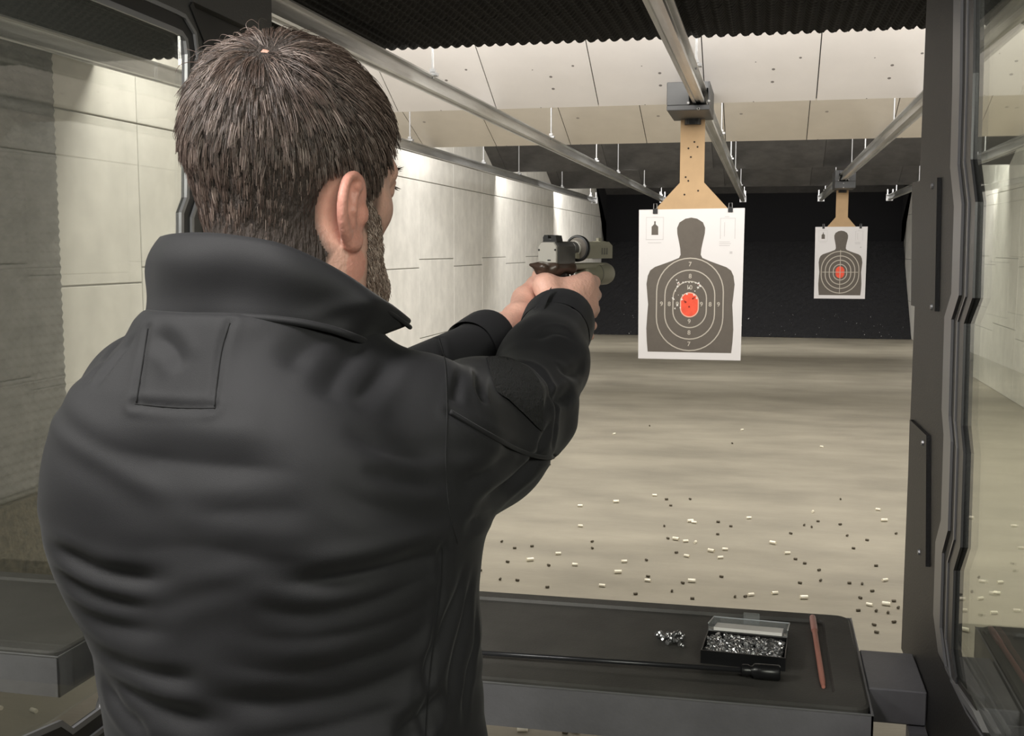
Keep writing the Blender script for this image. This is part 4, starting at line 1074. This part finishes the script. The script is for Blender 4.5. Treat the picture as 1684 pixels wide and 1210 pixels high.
# cuffs
def cuff(c, d, r, side_tip=None, name='cuff'):
    d = d / np.linalg.norm(d); a = np.cross(d, UP); a /= np.linalg.norm(a); b = np.cross(a, d); n = 40; V = []
    prof = [(-.030, r + .001), (-.010, r + .002), (.008, r + .0022), (.014, r + .0008), (.014, r - .0028), (.006, r - .004), (-.030, r - .004)]
    for h, rr in prof:
        for k in range(n):
            an = 2 * math.pi * k / n; V.append(c + d * (h + .004 * math.sin(2 * an)) + (a * math.cos(an) + b * math.sin(an)) * rr)
    m = len(prof); F = [(i * n + k, i * n + (k + 1) % n, (i + 1) * n + (k + 1) % n, (i + 1) * n + k) for i in range(m - 1) for k in range(n)]
    return build(name, MB().add(V, F), cloth, man, smooth=True, angle=1.2)
cR = cuff(RE1 + dR * .036, dR, .0462); cL = cuff(LE1 + dL * .022, dL, .041)
# pointed tab of the right cuff
tabv = [Wp(*p) for p in ((858, 552, 1.455), (866, 530, 1.46), (882, 503, 1.47), (906, 474, 1.49), (903, 486, 1.48), (895, 506, 1.455), (886, 530, 1.445), (876, 555, 1.44))]
tabv = [v - AX_F * .03 for v in tabv]; o_ = (AX_F * .0022)
build('cuff_tab', MB().add([v - o_ for v in tabv] + [v + o_ for v in tabv], [tuple(range(8)), tuple(range(8, 16))[::-1]] + [(i, (i + 1) % 8, 8 + (i + 1) % 8, 8 + i) for i in range(8)]), cloth, cR)

# trousers and shoes (below the frame)
tr_ = SDF()
for s in (-1, 1):
    hip = B_(s * .10, .0, .92); kn = B_(s * .13, .02, .50); an = B_(s * .15, -.02, .09)
    tr_.path([hip, kn, an], [.105, .075, .06], .03)
tr_.ell(B_(0, 0, .95), (.18, .125, .10), np.stack([BR, BF, UP], 1), .04)
tV, tF = sdf_mesh(tr_, np.array([-1.1, .5, 0.02]), np.array([.4, 1.6, 1.1]), .010, 10)
np_mesh('trousers', tV, tF, mat('trousers_dark_denim', (.02, .022, .03), .85), man)
for s in (-1, 1):
    sh = SDF(); sh.cone(B_(s * .15, -.03, .045), B_(s * .165, .17, .035), .045, .035, .03); sh.ell(B_(s * .15, -.03, .08), (.045, .05, .05), None, .03)
    sh.fn(B_(s * .16, .07, .1), .4, lambda p: p[:, 2], .004, 'sub') if False else None
    sV, sF = sdf_mesh(sh, np.array([-1.1, .5, -.05]), np.array([.4, 1.7, .16]), .006, 10); sV[:, 2] = np.maximum(sV[:, 2], 0.0)
    np_mesh('shoe', sV, sF, mat('shoe_black', (.02, .018, .016), .5), man)

# ------------------------------------------------------------------ hair and beard
hm = (bV - HO) @ HM                                  # head coordinates of the skin
bN = vnormals(bV, bF); bN = bN if (bN[np.argmax(bV[:, 2])][2] > 0) else -bN
nh = bN @ HM
def hairness(q):
    """how far inside the hairline a point of the head is (metres, >0 inside)"""
    x, y, z = q[:, 0], q[:, 1], q[:, 2]; ax = np.abs(x)
    front = np.interp(z, [-.05, 0.0, .03, .06, .085, .12], [.034, .044, .050, .058, .072, .090]) - y      # side hairline in front of the ear, then forehead
    nape = z - np.interp(y, [-.12, -.045, -.030, .0, .02], [-.072, -.070, -.045, .010, -.030])
    ear_ = np.hypot((y + .018) / .9, (z + .012) / 1.55) - .0235
    d = np.minimum(front, nape); d = np.where((ax > .060), np.minimum(d, ear_), d)
    return d
# ear skin is excluded by its distance from the skull
skull = lambda q: np.sqrt((q[:, 0] / .0785) ** 2 + ((q[:, 1] + .012) / .1005) ** 2 + ((q[:, 2] - .062) / .0945) ** 2)
hd = hairness(hm)
isear = (np.abs(hm[:, 0]) > .0815 - .012 * (hm[:, 0] < 0)) & (hm[:, 2] < .036) & (hm[:, 2] > -.085) & (hm[:, 1] < .016)
WHORL = np.array([.024, -.060, .138])
WHORL = (WHORL - [0, -.012, .062]); WHORL = WHORL / np.sqrt(((WHORL / [.078, .1, .094]) ** 2).sum()) + [0, -.012, .062]
cand = (hd > 0) & (hm[:, 2] > -.085) & (np.abs(hm[:, 0]) < .12) & (hm[:, 1] > -.16) & (hm[:, 1] < .11) & ~isear & (hd > .004) & (np.linalg.norm(hm - WHORL, axis=1) > .0025) & ~((hm[:, 1] > .002) & (hm[:, 2] < .012))
def thick(q, d):
    t = np.interp(q[:, 2], [-.08, -.02, .03, .08, .14, .2], [.0015, .004, .008, .011, .014, .014]); return t * np.clip(d / .018, 0, 1) ** .6 * np.clip((np.linalg.norm(q - WHORL, axis=1) - .005) / .03, 0, 1)
fm = cand[bF].all(1); used_, inv = np.unique(bF[fm], return_inverse=True); hF = inv.reshape(-1, 4)
hb = bV[used_]; hN = bN[used_]; hq = hm[used_]
hV = hb + hN * (thick(hq, hd[used_]) * .62 + .0004)[:, None]
capm = mat('hair_undercoat', (.040, .029, .024), .85, bump=1.0, bscale=260, stretch=(1, 1, .25))
hair = np_mesh('hair', hV, hF, capm, man)
WHORL = np.array([.024, -.060, .138])
WHORL = (WHORL - [0, -.012, .062]); WHORL = WHORL / np.sqrt(((WHORL / [.078, .1, .094]) ** 2).sum()) + [0, -.012, .062]
def hairmat(name, c0, c1, c2, rough=.38):
    m = bpy.data.materials.new(name); m.use_nodes = True; nt = m.node_tree; N, L = nt.nodes, nt.links; b = N['Principled BSDF']
    b.inputs['Roughness'].default_value = rough; b.inputs['Specular IOR Level'].default_value = .6
    at = N.new('ShaderNodeAttribute'); at.attribute_name = 'tone'; r = N.new('ShaderNodeValToRGB'); e = r.color_ramp.elements
    e[0].position = 0; e[0].color = (*c0, 1); e[1].position = 1; e[1].color = (*c2, 1); x = e.new(.6); x.color = (*c1, 1)
    L.new(at.outputs['Fac'], r.inputs[0]); L.new(r.outputs[0], b.inputs['Base Color']); return m
def strands(name, roots, dirs, nrm, length, lift, m, parent, rad, droop=.0, seg=5, clump=None, seed=1, curl=.0, label=None):
    R = np.random.default_rng(seed); n = len(roots); P = np.zeros((n, seg + 1, 3)); P[:, 0] = roots - nrm * .001
    d = dirs + nrm * lift[:, None]; d /= np.linalg.norm(d, axis=1)[:, None]
    jit = R.normal(0, curl, (n, 3))
    for k in range(seg):
        t = k / seg; dd = d + (-nrm * (t * 1.1 * lift[:, None])) + UP * (-droop) * t + jit * t * 1.5
        dd /= np.linalg.norm(dd, axis=1)[:, None]; P[:, k + 1] = P[:, k] + dd * (length / seg)[:, None]
    if clump is not None:
        G, amt = clump; 
        ci = R.choice(n, G, replace=False); cr = roots[ci]
        lab = np.zeros(n, int); bd_ = np.full(n, 9.)
        for s0 in range(0, G, 64):
            D = np.linalg.norm(roots[:, None] - cr[None, s0:s0 + 64], axis=2); j = D.argmin(1); v = D[np.arange(n), j]; mm = v < bd_; bd_[mm] = v[mm]; lab[mm] = s0 + j[mm]
        for k in range(1, seg + 1):
            a = amt * (k / seg) ** 1.0; P[:, k] = P[:, k] * (1 - a) + (P[ci[lab], k] + (P[:, 0] - roots[ci[lab]]) * .15) * a
        tone = np.clip(R.random(G)[lab] * .42 + R.random(n) ** 1.3 * .62, 0, 1)
    else: tone = R.random(n)
    hc = bpy.data.hair_curves.new(name); hc.add_curves([seg + 1] * n)
    off = np.array(rootloc(parent)); hc.attributes['position'].data.foreach_set('vector', (P - off).astype(np.float32).ravel())
    ra = hc.attributes.get('radius') or hc.attributes.new('radius', 'FLOAT', 'POINT')
    rr = rad * np.linspace(1, .35, seg + 1)[None, :] * R.uniform(.8, 1.25, (n, 1)); ra.data.foreach_set('value', rr.astype(np.float32).ravel())
    ta = hc.attributes.new('tone', 'FLOAT', 'CURVE'); ta.data.foreach_set('value', tone.astype(np.float32))
    hc.materials.append(m); o = bpy.data.objects.new(name, hc); COL.objects.link(o); o.parent = parent; o['kind'] = 'stuff'
    return o
R = np.random.default_rng(5)
def sample(Vs, Fs, n, wgt=None):
    a = Vs[Fs[:, 0]]; b = Vs[Fs[:, 1]]; c = Vs[Fs[:, 2]]; ar = np.linalg.norm(np.cross(b - a, c - a), axis=1)
    if wgt is not None: ar = ar * wgt[Fs].mean(1)
    fi = R.choice(len(Fs), n, p=ar / ar.sum()); u = R.random((n, 2)); q = Fs[fi]
    w = np.stack([(1 - u[:, 0]) * (1 - u[:, 1]), u[:, 0] * (1 - u[:, 1]), u[:, 0] * u[:, 1], (1 - u[:, 0]) * u[:, 1]], 1)
    return fi, q, w
NS = 40000
fi, qd, w = sample(hb, hF, NS); hb_ = hb
root = (hb[qd] * w[..., None]).sum(1); nr_ = (hN[qd] * w[..., None]).sum(1); nr_ /= np.linalg.norm(nr_, axis=1)[:, None]
hl = (root - HO) @ HM; dh = (hd[used_][qd] * w).sum(1)
v = hl - WHORL; rad_ = np.linalg.norm(v, axis=1)
# flow: away from the whorl with a slight swirl, falling on the sides and back, swept forward and to the right on top
fl_ = v / (rad_[:, None] + 1e-6)
sw = np.stack([-v[:, 1], v[:, 0], np.zeros(len(v))], 1) / (rad_[:, None] + 1e-6)
fl_ = fl_ + sw * (.55 * np.exp(-rad_ / .04))[:, None]
down = np.clip((.10 - hl[:, 2]) / .06, 0, 1)[:, None]
fl_ = fl_ * (1 - .75 * down) + np.array([0, -.10, -1.0]) * down * .75 + np.array([0, .25, 0]) * (down * (np.abs(hl[:, :1]) > .05) * (hl[:, 1:2] > -.03))
topm = np.clip((hl[:, 2] - .10) / .03, 0, 1) * np.clip((hl[:, 1] + .05) / .05, 0, 1)
fl_ += np.array([.35, .6, 0]) * topm[:, None]
dw = fl_ @ HM.T; dw -= nr_ * (dw * nr_).sum(1)[:, None]; dw /= np.linalg.norm(dw, axis=1)[:, None]
ln = np.interp(hl[:, 2], [-.08, -.03, .02, .07, .11, .16], [.009, .014, .019, .025, .030, .034]) * np.clip(dh / .02, .35, 1) * R.uniform(.6, 1.25, NS)
ln = np.where((np.abs(hl[:, 0]) > .055) & (hl[:, 2] < .03), ln * .75, ln)
lf = np.interp(hl[:, 2], [-.08, 0, .08, .15], [.35, .5, .62, .75]) * R.uniform(.6, 1.3, NS)
keep = ~((rad_ < .016) & (R.random(NS) < 1 - rad_ / .016))
hm1 = hairmat('hair_dark_greying', (.022, .015, .012), (.115, .078, .064), (.36, .285, .25))
strands('hair_strands', root[keep], dw[keep], nr_[keep], ln[keep] * 1.15, lf[keep], hm1, hair, .00042, droop=.35, clump=(2200, .5), curl=.07)
# a few stray light locks at the crown
si = np.where((rad_ < .05) & (hl[:, 0] < .0))[0][:90]
strands('stray_strands', root[si], dw[si], nr_[si], ln[si] * 1.25, lf[si] * 2.2, hm1, hair, .0004, curl=.2, seed=4)
# beard
def beardness(q):
    x, y, z = q[:, 0], q[:, 1], q[:, 2]
    upper = np.interp(y, [0, .03, .045, .06, .075, .1], [.02, .010, -.008, -.026, -.034, -.030]) - z
    back = y - np.interp(z, [-.13, -.10, -.07, -.045, -.02, .03], [.050, .030, .010, .012, .022, .030]); low = z + .115
    return np.minimum(np.minimum(upper, back), low)
bd2 = beardness(hm); bc = (bd2 > 0) & ~isear & (np.abs(hm[:, 0]) < .09) & (hm[:, 1] < .13)
bfm = bc[bF].all(1); bu, binv = np.unique(bF[bfm], return_inverse=True); bF2 = binv.reshape(-1, 4); bb = bV[bu]; bn_ = bN[bu]
beard = np_mesh('beard', bb + bn_ * (.0008 * np.clip(bd2[bu] / .01, 0, 1) + .0002)[:, None], bF2, mat('beard_undercoat', (.19, .14, .11), .9, bump=.8, bscale=700), man)
NB = 14000; fi, qd, w = sample(bb, bF2, NB); root = (bb[qd] * w[..., None]).sum(1); nr_ = (bn_[qd] * w[..., None]).sum(1); nr_ /= np.linalg.norm(nr_, axis=1)[:, None]
dw = np.tile(H_(0, .25, -1) - HO, (NB, 1)); dw = dw - nr_ * (dw * nr_).sum(1)[:, None]; dw /= np.linalg.norm(dw, axis=1)[:, None]
strands('beard_strands', root, dw, nr_, R.uniform(.004, .009, NB), R.uniform(.8, 1.5, NB), hairmat('beard_grey_brown', (.08, .052, .040), (.23, .155, .12), (.52, .42, .36)), beard, .00040, droop=.2, seg=3, curl=.15, seed=3)
# stubble tint where hair and beard thin out into skin
stub = np.clip((hd + .005) / .010, 0, 1) * (np.abs(hm[:, 0]) < .12) * (hm[:, 2] > -.085) * (hm[:, 1] < .11) * (~isear) * (hm[:, 2] < .3)
stub = np.where(np.linalg.norm(hm - WHORL, axis=1) < .02, stub * .25, stub)
stub2 = np.clip((bd2 + .004) / .008, 0, 1) * (np.abs(hm[:, 0]) < .09) * (hm[:, 1] < .13) * (hm[:, 2] > -.13) * (~isear)
stub = np.maximum(stub, stub2 * .6); at_ = bodyo.data.attributes.new('stubble', 'FLOAT', 'POINT')
if len(bodyo.data.vertices) == len(stub): at_.data.foreach_set('value', stub.astype(np.float32))
nt = skin.node_tree; b_ = nt.nodes['Principled BSDF']; A_ = nt.nodes.new('ShaderNodeAttribute'); A_.attribute_name = 'stubble'
mx = nt.nodes.new('ShaderNodeMix'); mx.data_type = 'RGBA'; ml_ = nt.nodes.new('ShaderNodeMath'); ml_.operation = 'MULTIPLY'; ml_.inputs[1].default_value = .85
nt.links.new(A_.outputs['Fac'], ml_.inputs[0]); nt.links.new(ml_.outputs[0], mx.inputs['Factor'])
nt.links.new(b_.inputs['Base Color'].links[0].from_socket, mx.inputs['A']); mx.inputs['B'].default_value = (.07, .05, .04, 1); nt.links.new(mx.outputs['Result'], b_.inputs['Base Color'])
# flushed ears
fl_at = bodyo.data.attributes.new('flush', 'FLOAT', 'POINT')
if len(bodyo.data.vertices) == len(isear): fl_at.data.foreach_set('value', (isear * 1.0).astype(np.float32))
F_ = nt.nodes.new('ShaderNodeAttribute'); F_.attribute_name = 'flush'; m2_ = nt.nodes.new('ShaderNodeMix'); m2_.data_type = 'RGBA'; k_ = nt.nodes.new('ShaderNodeMath'); k_.operation = 'MULTIPLY'; k_.inputs[1].default_value = .5
nt.links.new(F_.outputs['Fac'], k_.inputs[0]); nt.links.new(k_.outputs[0], m2_.inputs['Factor']); nt.links.new(mx.outputs['Result'], m2_.inputs['A']); m2_.inputs['B'].default_value = (.62, .23, .18, 1); nt.links.new(m2_.outputs['Result'], b_.inputs['Base Color'])
# eyebrows and lashes
def short(name, A, Bp, n, L, seed, rad=.0003, dirv=(0, 1, .2)):
    R3 = np.random.default_rng(seed); t = R3.random(n); A, Bp = P3(A), P3(Bp); r = np.stack([H_(*(A + (Bp - A) * tt + R3.normal(0, .0012, 3))) for tt in t]); nn = np.tile(HF, (n, 1)); dd = np.tile(H_(*dirv) - HO, (n, 1))
    strands(name, r, dd, nn, np.full(n, L), np.full(n, .3), hm1, bodyo, rad, seg=3, curl=.1, seed=seed)
short('eyebrow', (.014, .108, .038), (.052, .094, .040), 160, .005, 5, dirv=(1, -.3, .1)); short('eyebrow', (-.014, .108, .038), (-.052, .094, .040), 160, .005, 6, dirv=(-1, -.3, .1))
short('eyelashes', (.020, .103, .024), (.046, .097, .022), 50, .006, 7, dirv=(.3, 1, -.3)); short('eyelashes', (-.020, .103, .024), (-.046, .097, .022), 50, .006, 8, dirv=(-.3, 1, -.3))
# ------------------------------------------------------------------ the pistol (x right, y forward, z up in its own frame)
GX = Matrix(((GR[0], GF[0], 0, GO[0]), (GR[1], GF[1], 0, GO[1]), (0, 0, 1, GO[2]), (0, 0, 0, 1)))
gun = thing('pistol', GO + UP * -.06, 'grey and olive pistol with black round sight and olive light, held in the man\'s hands', 'pistol')
def gm(v, f): return MB().add([GX @ Vector(p) for p in v], f)
def gprism(prof, y0, y1, bev=0, taper=1.0):
    """profile in (x, z) pushed along y"""
    n = len(prof); V = []
    rows = [(y0, .94), (y0 + .002, 1), (y1 - .002, 1), (y1, .94)]
    cx = sum(p[0] for p in prof) / n; cz = sum(p[1] for p in prof) / n
    for y, s in rows: V += [((x - cx) * s + cx, y, (z - cz) * s + cz) for x, z in prof]
    F = [(i * n + j, i * n + (j + 1) % n, (i + 1) * n + (j + 1) % n, (i + 1) * n + j) for i in range(3) for j in range(n)] + [tuple(range(n))[::-1], tuple(3 * n + j for j in range(n))]
    return gm(V, F)
m_plate = mat('slide_plate_pale', (.42, .40, .36), .35, metal=.3)
m_slide = mat('slide_grey', (.12, .115, .11), .4, metal=.5, bump=.05)
m_olive = mat('slide_olive_tan', (.27, .25, .19), .45, metal=.2, bump=.05, var=.08)
m_brown = mat('tang_dark_brown', (.045, .028, .020), .35)
m_black = mat('pistol_black', (.012, .012, .012), .4)
W2 = .0165
sl = [(-W2, -.019), (W2, -.019), (W2, .0065), (W2 - .0055, .013), (-W2 + .0055, .013), (-W2, .0065)]
build('rear_slide', gprism(sl, 0, .052), m_slide, gun)
fsl = [(-W2, -.012), (W2, -.012), (W2, .0075), (W2 - .006, .0135), (-W2 + .006, .0135), (-W2, .0075)]
fr_ = build('front_slide', gprism(fsl, .052, .172), m_olive, gun)
for k in range(3): build('serration', MB().box((W2 - .0004, .134 + k * .008, -.006), (W2 + .0006, .137 + k * .008, .004), GX @ Matrix.Shear('YZ', 4, (0.0, 0.0)) if False else GX), m_slide, fr_)
build('muzzle_ring', MB().lathe([(.008, 0), (.008, .002), (.0045, .002), (.0045, -.004)], GX @ Vector((0, .172, .000)), GF, 16), m_black, fr_)
rpv = [(-W2 + .001, -.018), (W2 - .001, -.018), (W2 - .001, .006), (W2 - .006, .0122), (-W2 + .006, .0122), (-W2 + .001, .006)]
pl = build('rear_plate', gprism(rpv, -.004, .0005), m_plate, gun)
for x, z in ((-.0135, .001), (.0135, .001)): build('plate_hole', MB().lathe([(.0016, 0), (.0016, .0005)], GX @ Vector((x, -.004, z)), -GF, 8), m_black, pl)
build('plate_slot', MB().box((.001, -.0046, -.0145), (.006, -.0038, -.0128), GX), m_black, pl)
# rear sight with notch
rs = [(-.0105, .013), (.0125, .013), (.0105, .0215), (.003, .0225), (.003, .0175), (-.002, .0175), (-.002, .0225), (-.0085, .0225), (-.0105, .019)]
V = [(x, y, z) for y in (.002, .020) for x, z in rs]; n = len(rs)
tri = tessellate_polygon([[Vector((x, z, 0)) for x, z in rs]])
build('rear_sight', gm(V, [tuple(t) for t in tri] + [tuple(i + n for i in t) for t in tri] + [(i, (i + 1) % n, n + (i + 1) % n, n + i) for i in range(n)]), m_black, gun)
build('front_sight', MB().box((-.0022, .150, .013), (.0022, .162, .0195), GX, bev=.0006).box((-.0075, .146, .012), (.0075, .166, .0145), GX, bev=.0006), m_olive, gun)
# round sight body on the right side of the slide
dc = GX @ Vector((.012, .066, .003)); dax = Vector(-GF)
dk = build('round_sight', MB().lathe([(.0182, -.004), (.0195, -.003), (.0200, .002), (.0192, .004), (.0168, .0045), (.0168, .002), (.0001, .002)], dc, dax, 32), m_black, gun, smooth=True, angle=.6)
build('sight_face', MB().lathe([(.0162, .0018), (.0162, .0026), (.0145, .0029), (.0001, .0029)], dc, dax, 32), mat('sight_face_grey', (.12, .105, .09), .3, metal=.4), dk, smooth=True, angle=.6)
build('sight_knob', MB().lathe([(.0105, .002), (.0105, .014), (.0095, .016), (.005, .017), (.005, .019), (.0001, .0195)], dc - Vector(GR) * .004, dax, 24), m_slide, dk, smooth=True, angle=.6)
build('sight_ring', MB().lathe([(.0118, .0025), (.0118, .0065), (.0104, .0065), (.0104, .0025)], dc - Vector(GR) * .004, dax, 24), m_plate, dk, smooth=True, angle=.6)
# frame, tang, trigger guard, grip
build('frame', MB().box((-.0135, .016, -.028), (.0135, .150, -.0185), GX, bev=.002), m_olive, gun)
tv = SDF(); 
tv.cone(G_(0, -.012, -.0245), G_(0, .012, -.031), .006, .0135, .01, flat=(UP, 1.2)); tv.ell(G_(-.003, .002, -.0290), (.017, .018, .0115), GM, .006); tv.cone(G_(-.012, -.004, -.0225), G_(.012, .045, -.026), .0055, .0075, .012); tv.cone(G_(.012, -.000, -.0225), G_(.012, .045, -.0255), .0055, .006, .01)
tv.cone(G_(-.024, -.010, -.0205), G_(.0, -.016, -.0235), .0025, .006, .006)
q1, q2 = sdf_mesh(tv, GO - .08, GO + .08, .0018, 10); np_mesh('tang', q1, q2, m_brown, gun)
gv = SDF(); gv.path([G_(0, .028, -.035), G_(0, .020, -.08), G_(0, .008, -.128)], [.0155, .0155, .0165], .01, flat=(GR, 1.15)); q1, q2 = sdf_mesh(gv, GO - .16, GO + .1, .003, 10); np_mesh('grip', q1, q2, m_black, gun)
build('trigger_guard', MB().tube([G_(0, .055, -.030), G_(0, .060, -.050), G_(0, .080, -.056), G_(0, .098, -.050), G_(0, .102, -.030)], .0028, 8), m_olive, gun, smooth=True)
build('trigger', MB().tube([G_(0, .074, -.028), G_(0, .070, -.038), G_(0, .075, -.046)], .0022, 8), m_black, gun, smooth=True)
# light under the barrel
LC = GX @ Vector((.004, .092, -.036))
lt_ = build('weapon_light', MB().lathe([(.010, 0), (.0125, .003), (.0135, .020), (.0140, .030), (.0165, .036), (.0172, .042), (.0172, .076), (.0160, .081), (.0135, .083), (.0001, .0835)], LC, GF, 28), m_olive, gun, smooth=True, angle=.5)
build('light_bezel', MB().lathe([(.0174, .0), (.0174, .0016)], LC + Vector(GF) * .040, GF, 28), m_slide, lt_)
build('light_mount', MB().box((-.009, .10, -.030), (.013, .142, -.0215), GX, bev=.001), m_olive, lt_)
